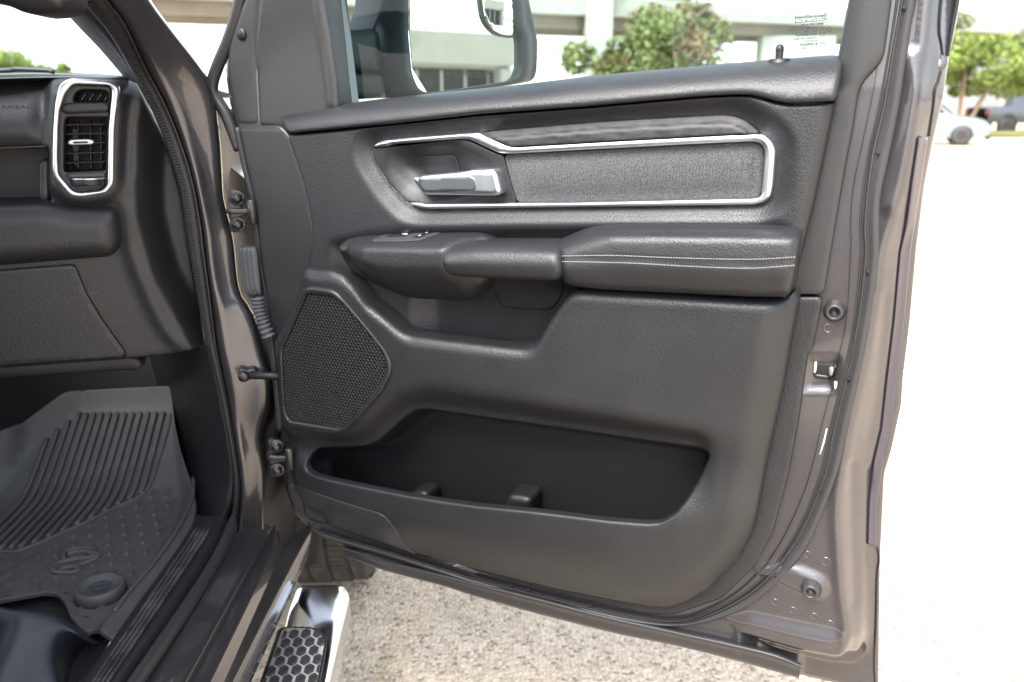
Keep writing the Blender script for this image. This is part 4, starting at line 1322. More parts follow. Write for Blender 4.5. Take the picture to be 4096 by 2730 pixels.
mesh_obj('boot_hose', V, F, M['rubber_grey'], pillar)

# ---- sill: black scuff trim inside, painted steps outside
sill = empty('door_sill', (-.55, 1.1, .5), None, None)
sill.parent = truck; sill.matrix_parent_inverse = Matrix.Translation(-truck.location)


def zline(pts, z, ext=.0):
    """sill line: straight run at height z through two pixels, extended"""
    p = at_z(np.array([a[0] for a in pts], float), np.array([a[1] for a in pts], float), z)
    return p


S_T0 = [(-60, 3200), (307, 2730), (455, 2556), (656, 2281), (741, 2154), (784, 2075)]
S_T1 = [(30, 3200), (397, 2668), (560, 2431), (765, 2127), (800, 2060)]
S_T2 = [(130, 3200), (487, 2663), (650, 2420), (848, 2121), (870, 2060)]
S_T3 = [(190, 3200), (520, 2727), (755, 2390), (860, 2215), (916, 2090)]
S_0 = [(235, 3200), (561, 2727), (790, 2382), (892, 2210), (947, 2090)]
LN = lambda a, b: [(a[0] + (b[0] - a[0]) * t, a[1] + (b[1] - a[1]) * t) for t in (-.9, -.4, 0, .3, .6, 1.0, 1.14)]


def sillrow(pts, z):
    p = zline(pts, z)
    return resample3(p, 40)


def resample3(p, n):
    p = smooth(p, 6); L = np.r_[0, np.cumsum(np.linalg.norm(np.diff(p, axis=0), axis=1))]
    s = np.linspace(0, L[-1], n)
    return np.stack([np.interp(s, L, p[:, k]) for k in range(3)], -1)


r0, r1, r2, r3 = sillrow(S_T0, .598), sillrow(S_T1, .630), sillrow(S_T2, .634), sillrow(S_T3, .620)
rows = [r0 - [0, 0, .06], r0, r0 * .5 + r1 * .5 + [0, 0, .005], r1, r1 * .97 + r2 * .03 - [0, 0, .0025], r1 * .05 + r2 * .95 - [0, 0, .0025], r2, r2 * .5 + r3 * .5 + [0, 0, .002], r3, r3 - [0, 0, .03]]
grid_obj('sill_trim', M['leather'], np.array(rows), sill)
# worn scuff ribs
SC = mk('scuffed_tread_plastic', (.020, .020, .021), .45, fine=(120, .0006), dust=.5, dust_col=(.22, .21, .195), dust_rng=(.40, .72))
for k in range(4):
    t0, t1 = .10 + k * .22, .26 + k * .22
    a = r1[3:-3] * (1 - t0) + r2[3:-3] * t0; b = r1[3:-3] * (1 - t1) + r2[3:-3] * t1
    grid_obj('scuff_rib', SC, np.array([a - [0, 0, .002], a + [0, 0, .0012], a * .5 + b * .5 + [0, 0, .0022], b + [0, 0, .0012], b - [0, 0, .002]]), sill)
s0 = sillrow(S_0, .622)
ro = [r3 - [0, 0, .012], r3 + [0, 0, .006], (r3 + s0) / 2 + [0, 0, .016], s0 + [0, 0, .008], s0 - [0, 0, .012]]
grid_obj('sill_seal', M['rubber'], np.array(ro), sill)
s1 = sillrow(LN((647, 2730), (935, 2190)), .604)
s2 = sillrow(LN((740, 2730), (1033, 2196)), .598)
s3 = sillrow(LN((768, 2730), (1062, 2177)), .582)
s4 = sillrow(LN((833, 2730), (1062, 2255)), .578)
s5 = sillrow(LN((898, 2730), (1135, 2210)), .548)
s6 = sillrow(LN((935, 2730), (1205, 2177)), .538)
s0e = sillrow(LN((561, 2727), (892, 2210)), .612)
dn = lambda a, dz, dx: a + np.array([0, 0, dz]) + RGT * dx
grid_obj('rocker', M['paint'], np.array([s0e - [0, 0, .02], s0e, s1 * .9 + s0e * .1, s1, s1 * .2 + s2 * .8 + [0, 0, .001], s2, s2 * .75 + s3 * .25, s3 * .8 + s2 * .2, s3, s3 * .9 + s4 * .1, s4 * .9 + s3 * .1, s4, s4 * .8 + s5 * .2, s5 * .85 + s4 * .15,
                                         s5, s6 * .8 + s5 * .2 + [0, 0, .001], s6, dn(s6, -.012, .001), dn(s6, -.08, -.012), dn(s6, -.14, -.05), dn(s6, -.16, -.12)]), sill)

# ---- side step
STZ = .38
STEP = Frame((0, 0, STZ), RGT, FWD)
step = panel('side_step', M['chrome'], STEP, [(1177, 2344), (1200, 2327), (1360, 2323), (1388, 2335), (1400, 2363), (1368, 2500), (1316, 2730), (1215, 3100), (830, 3100), (1028, 2730), (1126, 2507), (1145, 2428)],
             0.0, r=.022, res=.006, depth=.045, rp=18, parent=truck)
PADO = [(1128, 2509), (1245, 2511), (1283, 2530), (1300, 2560), (1268, 2730), (1170, 3080), (900, 3080), (1050, 2730)]
PADL = mk('dusty_tread_lattice', (.50, .475, .44), .8, var=.15, vscale=60)
panel('step_pad', PADL, STEP, PADO, .0035, r=.004, res=.012, depth=.006, rp=14, parent=step)
panel('pad_rim', M['plastic'], STEP, [(1115, 2503), (1250, 2504), (1292, 2524), (1311, 2560), (1279, 2730), (1180, 3090), (880, 3090), (1036, 2730)], .0025, r=.003, res=.02, depth=.005, rp=16, parent=step,
      holes=[PADO], hrp=14)
_q = resample(fillet(PADO, 14), 10); _u, _v = STEP.uv(_q[:, 0], _q[:, 1], .004); PP = np.stack([_u, _v], -1)
lo, hi = PP.min(0), PP.max(0)
pu, pv = .0205, .0275


def clip_convex(poly, C):
    """Sutherland-Hodgman: poly clipped by convex ccw C"""
    out = [np.array(p) for p in poly]
    for a, b in zip(C, np.roll(C, -1, 0)):
        e = b - a; res = []
        for k in range(len(out)):
            p, q2 = out[k - 1], out[k]
            sp = e[0] * (p[1] - a[1]) - e[1] * (p[0] - a[0]); sq = e[0] * (q2[1] - a[1]) - e[1] * (q2[0] - a[0])
            if (sp >= 0) != (sq >= 0):
                res.append(p + (q2 - p) * sp / (sp - sq))
            if sq >= 0: res.append(q2)
        out = res
        if len(out) < 3: return None
    return np.array(out)


if np.sum(PP[:, 0] * np.roll(PP[:, 1], -1) - np.roll(PP[:, 0], -1) * PP[:, 1]) < 0: PP = PP[::-1]
pu, pv = .0232, .0300
j = 0
vv = STEP.uv(np.float64(1200), np.float64(2533), .006)[1]
while vv > lo[1]:
    uu = lo[0] + (j % 2) * pu * .5
    while uu < hi[0] + pu:
        ang = np.arange(6) * math.pi / 3 + math.pi / 6
        hx = np.stack([uu + np.cos(ang) * pu * .455, vv + np.sin(ang) * pv * .505], -1)
        hx = clip_convex(hx, PP)
        if hx is not None and (hx.max(0) - hx.min(0)).min() > .004:
            cc = hx.mean(0); n_ = len(hx); V = []
            for s_, z_ in ((1, 0), (.86, .0035), (.5, .0028)):
                V += [STEP.xyz((a - cc[0]) * s_, (b - cc[1]) * s_, z_) - STEP.o for a, b in hx]
            F = [(k, (k + 1) % n_, n_ + (k + 1) % n_, n_ + k) for k in range(n_)] + [(n_ + k, n_ + (k + 1) % n_, 2 * n_ + (k + 1) % n_, 2 * n_ + k) for k in range(n_)] + [tuple(range(2 * n_, 3 * n_))]
            o = mesh_obj('hexagon_tread', V, F, M['pad'], step, flat=True)
            o.location = STEP.xyz(cc[0], cc[1], .0032)
        uu += pu
    vv -= pv * .875
    j += 1
for yy in (1.15, .6):
    c = np.array([-.62, yy, .33])
    tube('step_bracket', M['plastic'], np.array([c + RGT * .12, c, c - RGT * .15 + [0, 0, .09], c - RGT * .35 + [0, 0, .12]]), .02, step)

# ---- front wheel, fender, mud flap
WC = np.array([-.55, 2.22, .41])
prof = []
hw = .138
zz = np.linspace(-hw, hw, 57)
tyre_prof = [(.235, -hw + .02), (.26, -hw + .004), (.31, -hw - .006), (.36, -hw - .004), (.385, -hw + .006), (.398, -hw + .02)]
for t in np.linspace(-hw + .024, hw - .024, 60):
    rr = .411 - .012 * (abs(t) / hw) ** 3
    g_ = min(abs(abs(t) - .030), abs(abs(t) - .078))
    if g_ < .0055:
        rr -= .010
    tyre_prof.append((rr, t))
tyre_prof += [(.398, hw - .02), (.385, hw - .006), (.36, hw + .004), (.31, hw + .006), (.26, hw - .004), (.235, hw - .02)]
wheel = lathe('wheel', M['tyre'], WC, RGT, tyre_prof, truck, n=96)
# tread sipes: shallow cross blocks
bm = bmesh.new()
up0 = np.array([0, 0, 1.0])
for k in range(110):
    a = k / 110 * 2 * math.pi
    rad = FWD * math.cos(a) + up0 * math.sin(a); tan = -FWD * math.sin(a) + up0 * math.cos(a)
    for t in (-.106, -.054, 0, .054, .106):
        cpt = WC + rad * (.4095 - .012 * (abs(t) / hw) ** 3) + RGT * t + tan * (.004 * math.sin(t * 60))
        box_bm(bm, cpt, (.036, .0155, .006), (RGT, tan, rad))
o = bm_obj('tread_blocks', bm, M['tyre'], wheel, True); o['kind'] = 'stuff'
lathe('rim', M['alloy'], WC, RGT, [(.05, .09), (.14, .10), (.20, .085), (.225, .105), (.238, .118), (.24, .10), (.235, -.1)], wheel, n=40)
flapf = Frame(at_y(np.float64(1225), np.float64(2220), 1.74), RGT)
panel('mud_flap', M['plastic'], flapf, [(1120, 2080), (1300, 2080), (1282, 2190), (1276, 2240), (1258, 2266), (1190, 2285), (1150, 2290), (1120, 2250)], 0, r=.004, res=.02, depth=.012, rp=14, parent=truck)
# fender beyond the door and hood
fen = [[at for at in ()]]
fb0 = np.array([-.46, 1.62, 0])
prof_f = [(-.02, .50), (.012, .7), (.0, 1.0), (-.05, 1.22), (-.16, 1.315)]
gr_ = []
for o_, z_ in prof_f:
    rowp = []
    for k in range(24):
        d = k / 23 * 1.9
        zb = z_
        if z_ < .9:
            cw = (2.22 - 1.62)
            arch = math.sqrt(max(0, .47 ** 2 - (d - cw) ** 2))
            zb = max(z_, .40 + arch)
        rowp.append(fb0 + FWD * d + RGT * o_ + np.array([0, 0, zb - .06 * (d / 1.9) ** 2 * (1 if z_ > 1 else 0)]))
    gr_.append(rowp)
grid_obj('fender', M['paint'], np.array(gr_), truck)
hd = []
for k in range(12):
    d = .32 + k / 11 * 1.5
    hd.append([fb0 + FWD * d + RGT * (-.16 - 1.35 * t) + np.array([0, 0, 1.315 + .05 * math.sin(math.pi * t) - .06 * (d / 1.9) ** 2]) for t in np.linspace(0, 1, 14)])
grid_obj('hood', M['paint'], np.array(hd), truck)

# ---- dashboard
DD = R(69)
DASH = Frame((-.575, 1.50, 0), (math.sin(DD), math.cos(DD), 0))
VENT_IN = [(293, 339), (436, 344), (446, 362), (441, 420), (432, 517), (428, 740), (402, 763), (310, 772), (286, 760), (235, 700), (231, 640), (233, 517), (239, 440), (264, 373)]
VENT_OUT = [(253, 324), (287, 312), (436, 325), (474, 341), (481, 362), (470, 440), (459, 517), (456, 735), (425, 775), (321, 792), (276, 786), (215, 712), (207, 677), (207, 600), (210, 517), (218, 413), (233, 345)]
crestL = Line(DASH, [(500, 740), (494, 810), (510, 853), (530, 1006), (587, 1159), (663, 1312), (745, 1404)], .0)
ridgeL = Line(DASH, [(556, 420), (541, 500), (536, 700), (541, 853), (577, 1006), (612, 1118), (689, 1261), (765, 1394)], .0)
endP = Poly(DASH, [(560, 410), (543, 500), (538, 700), (543, 853), (579, 1006), (614, 1118), (691, 1261), (775, 1400), (1000, 1500), (1000, 300), (600, 300)], .0, 20)
hump = Poly(DASH, [(190, 440), (205, 318), (470, 316), (505, 345), (500, 420), (486, 700), (470, 770), (440, 805), (330, 822), (250, 808), (200, 755), (188, 600)], .01, 24)
topL = Line(DASH, [(-400, 322), (0, 318), (200, 312), (436, 312), (536, 314)], .0)
padP = Poly(DASH, [(-400, 330), (180, 330), (186, 450), (182, 585), (-400, 592)], .01, 20)


uA, uB = DASH.uv(np.float64(165), np.float64(450), 0)[0], DASH.uv(np.float64(225), np.float64(450), 0)[0]


def h_dash(u, v):
    w = np.zeros(np.size(u))
    w = w + .018 * sstep(-.012, .012, hump.sd(u, v))
    w = w + .014 * sstep(-.01, .03, padP.sd(u, v))
    w = w - .045 * sstep(.0, .05, endP.sd(u, v)) + .004 * np.exp(-(ridgeL.d(u, v) / .006) ** 2)
    w = w + .007 * np.exp(-(crestL.d(u, v) / .014) ** 2)
    t = sstep(uA, uB, u)
    rr = .105 * (1 - t) + .035 * t
    return w - (.085 * (1 - t) + .05 * t) * np.clip(1 - topL.d(u, v) / rr, 0, 1) ** 2.2


DOUT = [(-320, 332), (0, 318), (200, 312), (500, 310), (538, 314), (556, 360), (640, 520), (690, 640), (735, 800), (762, 1000), (800, 1240), (820, 1392), (765, 1404), (663, 1424), (510, 1440), (0, 1475), (-320, 1500)]
TRAY = [(-310, 604), (0, 600), (150, 597), (190, 592), (190, 740), (199, 790), (208, 810), (153, 808), (0, 813), (-310, 820)]
dash = panel('dashboard', M['leather'], DASH, DOUT, h_dash, r=.006, res=.0075, depth=.05, rp=18, holes=[TRAY, VENT_IN], hrp=10, hole_depth=.10, parent=truck)


def ds(name, mat, outline, h=0.0, **k):
    return panel(name, M[mat], DASH, outline, h, parent=dash, **k)


# dash top running to the windshield
tp = at_y(np.array([-320., 0, 200, 436, 536]), np.array([330., 316, 311, 311, 313]), np.array([1.36, 1.42, 1.46, 1.50, 1.52]))
loft('dash_top', M['leather'], [tp, tp + [0, .06, .004], tp + [0, .25, .0], tp + [0, .62, -.03]], dash, n=30)
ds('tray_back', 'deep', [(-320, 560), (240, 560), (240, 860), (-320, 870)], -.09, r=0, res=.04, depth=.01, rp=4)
ds('tray_divider', 'plastic_warm', [(156, 640), (176, 640), (196, 636), (196, 812), (170, 812), (156, 806)], -.020, r=.004, res=.01, depth=.06, rp=6)
ds('tray_lip', 'plastic', [(-320, 594), (0, 590), (192, 582), (192, 591), (0, 600), (-320, 604)], .012, r=.002, res=.01, depth=.06, rp=3)
ds('knee_pad', 'leather_soft', [(-320, 826), (0, 817), (153, 812), (214, 817), (260, 828), (306, 835), (444, 832), (472, 848), (482, 900), (490, 950), (488, 980), (466, 1018), (434, 1039), (306, 1049), (0, 1075), (-320, 1098)],
   lambda u, v: np.full(np.size(u), .030), r=.032, res=.007, depth=.03, rp=18)
ds('glovebox_door', 'leather', [(-320, 1104), (0, 1082), (301, 1059), (308, 1078), (347, 1175), (408, 1277), (470, 1364), (508, 1416), (505, 1432), (0, 1468), (-320, 1490)], .008, r=.004, res=.01, depth=.05, rp=10)
ds('under_dash_cover', 'deep', [(-320, 1480), (0, 1468), (500, 1428), (560, 1436), (590, 1450), (560, 1470), (540, 1490), (518, 1482), (440, 1486), (100, 1510), (-320, 1530)], -.03, r=.004, res=.02, depth=.10, rp=8)
# vent
ds('vent_surround', 'satin', VENT_OUT, lambda u, v: h_dash(u, v) * 0 + .021, r=.006, res=.005, depth=.03, rp=12, holes=[VENT_IN], hrp=10)
V2 = [(300, 345), (430, 350), (440, 364), (434, 420), (426, 517), (424, 735), (400, 757), (312, 765), (290, 753), (241, 698), (238, 640), (240, 517), (246, 445), (268, 380)]
LOUV = [(262, 470), (432, 470), (429, 517), (424, 684), (256, 690), (256, 517)]
TOPV = [(290, 408), (300, 375), (320, 360), (420, 362), (436, 378), (434, 408)]
ds('vent_bezel', 'plastic', VENT_IN, .008, r=.003, res=.006, depth=.02, rp=10, holes=[LOUV, TOPV], hrp=6, hole_depth=.05)
ds('vent_duct', 'glassblack', [(225, 340), (450, 340), (450, 720), (225, 720)], -.05, r=0, res=.05, depth=.002, rp=4)
for y0, y1 in ((500, 497), (537, 533), (575, 571), (615, 609), (653, 647)):
    ds('vent_slat', 'plastic', [(254, y0 - 3), (431, y1 - 3), (431, y1 + 4), (254, y0 + 4)], -.002, r=.001, res=.01, depth=.026, rp=2)
for x in (312, 362, 403):
    ds('vent_vane', 'plastic', [(x - 2, 480), (x + 2, 480), (x + 4, 690), (x, 690)], -.028, r=0, res=.02, depth=.02, rp=1)
ds('vent_flap', 'plastic_warm', [(286, 488), (310, 488), (314, 690), (290, 690)], -.038, r=.001, res=.02, depth=.004, rp=2)
ds('vent_bridge', 'plastic', [(240, 428), (260, 412), (436, 410), (436, 440), (430, 452), (262, 458), (242, 446)], .014, r=.006, res=.006, depth=.02, rp=7)
for x in (318, 350, 382, 412):
    ds('demist_fin', 'satin_dark', [(x, 408), (x + 26, 370), (x + 30, 370), (x + 5, 408)], -.004, r=.0008, res=.01, depth=.02, rp=1)
ds('vent_tab', 'satin', [(268, 568), (276, 560), (362, 557), (378, 564), (378, 574), (366, 581), (280, 584), (268, 578)], .008, r=.003, res=.004, depth=.014, rp=7)
ds('tab_inlay', 'plastic', [(286, 567), (356, 565), (358, 574), (288, 576)], .0095, r=.001, res=.006, depth=.003, rp=4)
ds('wheel_panel', 'plastic_smooth', [(256, 696), (424, 690), (422, 732), (399, 752), (314, 760), (292, 748)], .0095, r=.002, res=.008, depth=.006, rp=6)
wc = at_y(np.float64(358), np.float64(725), 0.0); u_, v_ = DASH.uv(np.float64(356), np.float64(725), .004)
wcp = DASH.xyz(u_, v_, .000)
wh = lathe('vent_wheel', M['plastic'], wcp - np.array([0, 0, .0075]), (0, 0, 1), [(.028, 0), (.0295, .001), (.030, .004), (.030, .011), (.0295, .014), (.028, .015)], dash, n=44)
lathe('wheel_band', M['satin'], wcp + np.array([0, 0, .0035]), (0, 0, 1), [(.0298, 0), (.0304, .0006), (.0304, .0024), (.0298, .003)], dash, n=44)
DX, DZ = DASH.U, np.array([0, 0, 1.0])


def dtext(name, body, px, py, size, w, mat, sx=1.0):
    u_, v_ = DASH.uv(np.float64(px), np.float64(py), w)
    return text(name, body, M[mat], DASH.xyz(u_, v_, w), DX, DZ, size, dash, .0002, sx=sx)


dtext('airbag_lettering', 'AIRBAG', 70, 436, .0085, .0152, 'glassblack', 1.55)
# vent symbols: crossed box and three waves
u_, v_ = DASH.uv(np.float64(298), np.float64(728), .0105)
bm = bmesh.new(); c0 = DASH.xyz(u_, v_, .0108)
s_ = .0042
for a, b in (((-1, -1), (1, -1)), ((1, -1), (1, 1)), ((1, 1), (-1, 1)), ((-1, 1), (-1, -1)), ((-1, -1), (1, 1)), ((-1, 1), (1, -1))):
    A = c0 + DX * a[0] * s_ + DZ * a[1] * s_; B = c0 + DX * b[0] * s_ + DZ * b[1] * s_
    d = B - A; Ln = np.linalg.norm(d); d /= Ln; n_ = DASH.N
    box_bm(bm, (A + B) / 2, (Ln, .0011, .0004), (d, np.cross(n_, d), n_))
bm_obj('closed_symbol', bm, M['print_white'], dash, True)
u_, v_ = DASH.uv(np.float64(413), np.float64(722), .0105)
bm = bmesh.new(); c0 = DASH.xyz(u_, v_, .0108)
for k in (-1, 0, 1):
    for i in range(6):
        x0, x1 = -.005 + i * .01 / 6, -.005 + (i + 1) * .01 / 6
        y0, y1 = .0009 * math.sin(x0 * 900), .0009 * math.sin(x1 * 900)
        A = c0 + DX * x0 + DZ * (y0 + k * .0034); B = c0 + DX * x1 + DZ * (y1 + k * .0034)
        d = B - A; Ln = np.linalg.norm(d); d /= Ln; n_ = DASH.N
        box_bm(bm, (A + B) / 2, (Ln * 1.1, .001, .0004), (d, np.cross(n_, d), n_))
bm_obj('open_symbol', bm, M['print_white'], dash, True)

# ---- kick panel, footwell, floor
KL = [(640, 1380, 1.80), (663, 1431, 1.78), (684, 1553, 1.75), (714, 1706, 1.72), (738, 1834, 1.66), (775, 1950, 1.55), (784, 2075, 1.478)]
KR = [(826, 1380, 1.452), (838, 1420, 1.452), (872, 1553, 1.452), (910, 1757, 1.452), (933, 1910, 1.452), (930, 2010, 1.452), (905, 2100, 1.455)]
pr = [(-.4, .06), (0, .0), (.25, -.01), (.5, -.02), (.8, -.022), (.93, -.012), (1.0, .0), (1.05, .02)]
grid_obj('kick_panel', M['plastic'], np.array([rows3(mixc(KL, KR, t, d)) for t, d in pr]), truck)
fl0 = np.array([-.62, .2, .545])
fc = lambda a, b, z: np.array([-.60, .2, 0]) + FWD * a + RGT * b + np.array([0, 0, z])
floor = mesh_obj('cab_floor', [fc(-1.2, .02, .545), fc(1.4, .02, .545), fc(1.4, -1.5, .545), fc(-1.2, -1.5, .545), fc(1.85, .02, .80), fc(1.85, -1.5, .80), fc(1.9, .02, 1.3), fc(1.9, -1.5, 1.3)],
                 [(0, 1, 2, 3), (1, 4, 5, 2), (4, 6, 7, 5)], M['carpet'], truck, flat=True)

# ---- windshield, cowl, wiper, rear-view mirror, roof shell
wsx = [fc(1.86, -.14, 1.33), fc(1.86, -1.42, 1.33), fc(.98, -1.28, 1.93), fc(.98, -.28, 1.93)]
ws = []
for s in np.linspace(0, 1, 9):
    a = wsx[0] * (1 - s) + wsx[3] * s; b = wsx[1] * (1 - s) + wsx[2] * s
    ws.append([a * (1 - t) + b * t + FWD * .10 * math.sin(math.pi * t) for t in np.linspace(0, 1, 15)])
grid_obj('windshield', M['windshield'], np.array(ws), truck)
cf = Frame((-1.0, 1.98, 0), RGT)
panel('cowl', M['plastic'], cf, [(-500, 300), (0, 291), (120, 288), (260, 290), (420, 298), (540, 306), (560, 420), (-500, 420)], 0, r=.006, res=.03, depth=.08, rp=10, parent=truck)
wip = at_y(np.array([-300., 0, 52, 60, 120, 190, 215]), np.array([292., 283, 279, 277, 279, 282, 288]), 1.94)
tube('wiper', M['plastic'], smooth(wip, 5), .006, truck)
rf = Frame((-.9, 1.02, 0), RGT)
panel('rear_view_mirror', M['plastic_smooth'], rf, [(-420, -260), (-420, -60), (-120, -8), (0, 16), (57, 44), (115, 55), (190, 48), (238, 32), (250, 0), (235, -240)], lambda u, v: np.zeros(np.size(u)), r=.022, res=.01, depth=.05, rp=26, parent=truck)
rp = []
for t in np.linspace(0, 1, 10):
    rp.append([fc(d, -.10 - 1.36 * t, 1.93 + .05 * math.sin(math.pi * t) - .04 * (d / 1.2) ** 2) for d in np.linspace(-1.6, .98, 14)])
grid_obj('roof', M['paint'], np.array(rp), truck)
grid_obj('cab_rear', M['plastic'], np.array([[fc(-1.62, -.08 - 1.4 * t, z) for t in np.linspace(0, 1, 6)] for z in (.5, 1.0, 1.45)]), truck)
grid_obj('rear_door', M['paint'], np.array([[fc(d, .04 - dx, z) for d in np.linspace(-1.35, .02, 8)] for z, dx in ((.48, .03), (.8, .0), (1.2, .0), (1.42, .04))]), truck)
grid_obj('centre_pillar', M['paint'], np.array([[fc(d, .0 - dx, z) for d in (-.12, -.06, .0, .04)] for z, dx in ((1.40, .02), (1.6, .05), (1.95, .12))]), truck)
for nm, c_, sz, ax_ in (('seat_cushion', fc(.30, -.42, .88), (.52, .54, .17), (RGT, FWD, Z_ := np.array([0, 0, 1.0]))),
                        ('seat_backrest', fc(-.08, -.42, 1.22), (.52, .15, .72), (RGT, FWD * .97 + Z_ * .24, Z_ * .97 - FWD * .24)),
                        ('headrest', fc(-.22, -.42, 1.70), (.28, .10, .20), (RGT, FWD, Z_))):
    box(nm, M['seat'], c_, sz, ax_, .05, truck)
grid_obj('driver_side_panel', M['plastic'], np.array([[fc(d, -1.56, z) for d in np.linspace(-1.6, 1.7, 8)] for z in (.5, .9, 1.32)]), truck)

box('centre_console', M['plastic'], fc(.9, -.80, .80), (.30, 1.9, .52), (RGT, FWD, np.array([0, 0, 1.0])), .03, truck)  # unseen; added to block light entering the footwell from the left
box('driver_dash', M['leather'], fc(1.5, -1.02, 1.13), (.95, .62, .50), (RGT, FWD, np.array([0, 0, 1.0])), .05, truck)  # unseen rest of the dash, added to keep light out of the footwell
# ---- seat track cover at the near corner
sf = Frame(at_y(np.float64(120), np.float64(2560), 1.02), RGT, (0, .75, .66))
sct = Poly(sf, [(-200, 2440), (127, 2440), (222, 2460), (190, 2560), (120, 2760), (-200, 2900)], 0, 30)
sr = Line(sf, [(40, 2450), (110, 2500), (80, 2600), (10, 2760)], 0.0)
panel('seat_base_cover', M['seat_plastic'], sf, [(-260, 2440), (0, 2421), (21, 2429), (127, 2435), (222, 2456), (249, 2477), (275, 2503), (316, 2536), (300, 2540), (256, 2520), (230, 2535), (212, 2588), (212, 2641), (234, 2735), (300, 2900), (-260, 2950)],
      lambda u, v: .035 * np.exp(-(sr.d(u, v) / .045) ** 2), r=.012, res=.01, depth=.10, rp=16, parent=truck)

# ------------------------------------------------------------------ floor mat (lifts out: a thing of its own)
MZ = .572
MAT = Frame((-.60, .2, MZ), RGT, FWD)
MAT.wmax = .42
YB = MAT.uv(np.float64(400), np.float64(1995), 0.0)[1]
MOUT = [(445, 2554), (455, 2553), (560, 2400), (635, 2302), (741, 2154), (778, 2085), (786, 2022), (770, 1942), (748, 1880), (722, 1800), (700, 1700), (690, 1600), (679, 1540), (480, 1550), (275, 1561), (245, 1573), (92, 1686), (0, 1721), (-260, 1800), (-420, 2500), (0, 2400), (175, 2368), (228, 2374),
        (259, 2408), (280, 2466), (328, 2517), (349, 2530), (370, 2519), (392, 2517)]


def slope(v):
    x = v - YB
    return .68 * (.5 * (x + np.sqrt(x * x + .0012)) - .5 * (-.30 + math.sqrt(.09 + .0012)) * 0)


def mat_rim_px(pts, w=.0):
    q = smooth(pts); uv = px_uv(MAT, q, lambda u, v: slope(v)); return uv


rimR = mat_rim_px([(392, 2517), (450, 2440), (570, 2300), (660, 2170), (712, 2060), (722, 1980), (706, 1880), (700, 1800), (686, 1700)])
rimF = mat_rim_px([(680, 1640), (357, 1645), (306, 1655), (107, 1823), (0, 1960), (-200, 2100)])
rimo = np.vstack([rimR[::1]])


def h_mat(u, v):
    u = np.ravel(u); v = np.ravel(v)
    P = np.stack([u, v], -1)
    w = slope(v)
    # raised border: outside the rim line on the right, beyond it at the front
    xr = np.interp(v, rimR[:, 1], rimR[:, 0])
    w = w + .030 * sstep(-.004, .028, u - xr)
    o = np.argsort(rimF[:, 0])
    vf = np.interp(u, rimF[o, 0], rimF[o, 1])
    w = w + .075 * sstep(0, .07, v - vf)
    # the rear edge curls up
    return w


fmat = panel('floor_mat', M['mat'], MAT, MOUT, h_mat, r=.003, res=.0085, depth=.005, rp=14)
tag(fmat, 'dusty grey ribbed rubber floor mat with curled rear edge on the cab floor', 'floor mat')
BORD = mat_rim_px([(-200, 2250), (0, 2212), (69, 2207), (159, 2175), (265, 2128), (371, 2080), (476, 2027), (540, 2000), (582, 1969), (609, 1921), (628, 1859), (650, 1790), (672, 1715), (680, 1660)])


def on_mat(uv, lift=.0):
    return MAT.xyz(uv[:, 0], uv[:, 1], h_mat(uv[:, 0], uv[:, 1]) + lift)


tube('rim_bead', M['mat'], on_mat(rimR[:int(len(rimR) * .66)] + [.030, 0], .001), .004, fmat, n=8)
tube('border_rib', M['mat'], on_mat(BORD, .001), .0042, fmat, n=8)
bo = np.argsort(BORD[:, 0])
x = BORD[:, 0].min() + .02
xm = mat_rim_px([(660, 1660), (655, 1690)])[0, 0]
fo = np.argsort(rimF[:, 0])
while x < xm:
    vb = np.interp(x, BORD[bo, 0], BORD[bo, 1]) + .006
    vt = np.interp(x, rimF[fo, 0], rimF[fo, 1]) - .008
    if vt - vb > .03:
        t = np.linspace(vb, vt, 26)
        p = on_mat(np.stack([np.full(26, x), t], -1), .0)
        sweep('rib', M['mat'], p, [(-.0056, -.003), (-.0040, .0068), (-.0030, .0078), (.0030, .0078), (.0040, .0068), (.0056, -.003)], fmat)
    x += .0172
# fin pattern of the near half
random.seed(4)
bm = bmesh.new()
for j in range(-6, 18):
    for i in range(-4, 22):
        u0 = -.62 + i * .032 + (j % 2) * .016; v0 = YB - .62 + j * .036
        P = np.array([[u0, v0]])
        if v0 > np.interp(u0, BORD[bo, 0], BORD[bo, 1]) - .02: continue
        if u0 > np.interp(v0, rimR[:, 1], rimR[:, 0]) - .012: continue
        pts = [(-.008, -.013, .0), (.003, -.015, .0), (.009, .015, .0), (-.004, .015, .0), (-.0015, -.010, .0062), (.003, .013, .003)]
        vs_ = [bm.verts.new(on_mat(np.array([[u0 + a, v0 + b]]), c + .0003)[0]) for a, b, c in pts]
        for f_ in ((0, 1, 4), (1, 2, 5, 4), (2, 3, 5), (3, 0, 4, 5)):
            bm.faces.new([vs_[k] for k in f_])
outl = np.array(px_uv(MAT, resample(fillet(MOUT, 14), 20), lambda u, v: slope(v)))
for v_ in list(bm.verts):
    p = np.array(v_.co) - MAT.o
    if not inside(np.array([[p @ MAT.U, p @ MAT.V]]), outl)[0]:
        bm.verts.remove(v_)
o = bm_obj('fin_pattern', bm, M['mat'], fmat, True); o['kind'] = 'stuff'
# embossed ram-head emblem
for e in ([(214, 2293), (212, 2275), (240, 2256), (300, 2243), (360, 2236), (393, 2228), (378, 2217), (375, 2203), (320, 2198), (270, 2210), (254, 2228), (258, 2246)],
          [(214, 2293), (250, 2296), (298, 2294), (318, 2278), (300, 2273), (240, 2280)], [(300, 2272), (360, 2250), (392, 2236)], [(270, 2222), (310, 2212), (350, 2212), (368, 2218)]):
    tube('emblem_line', M['mat'], on_mat(mat_rim_px(e), .002), .0055, fmat, n=8)
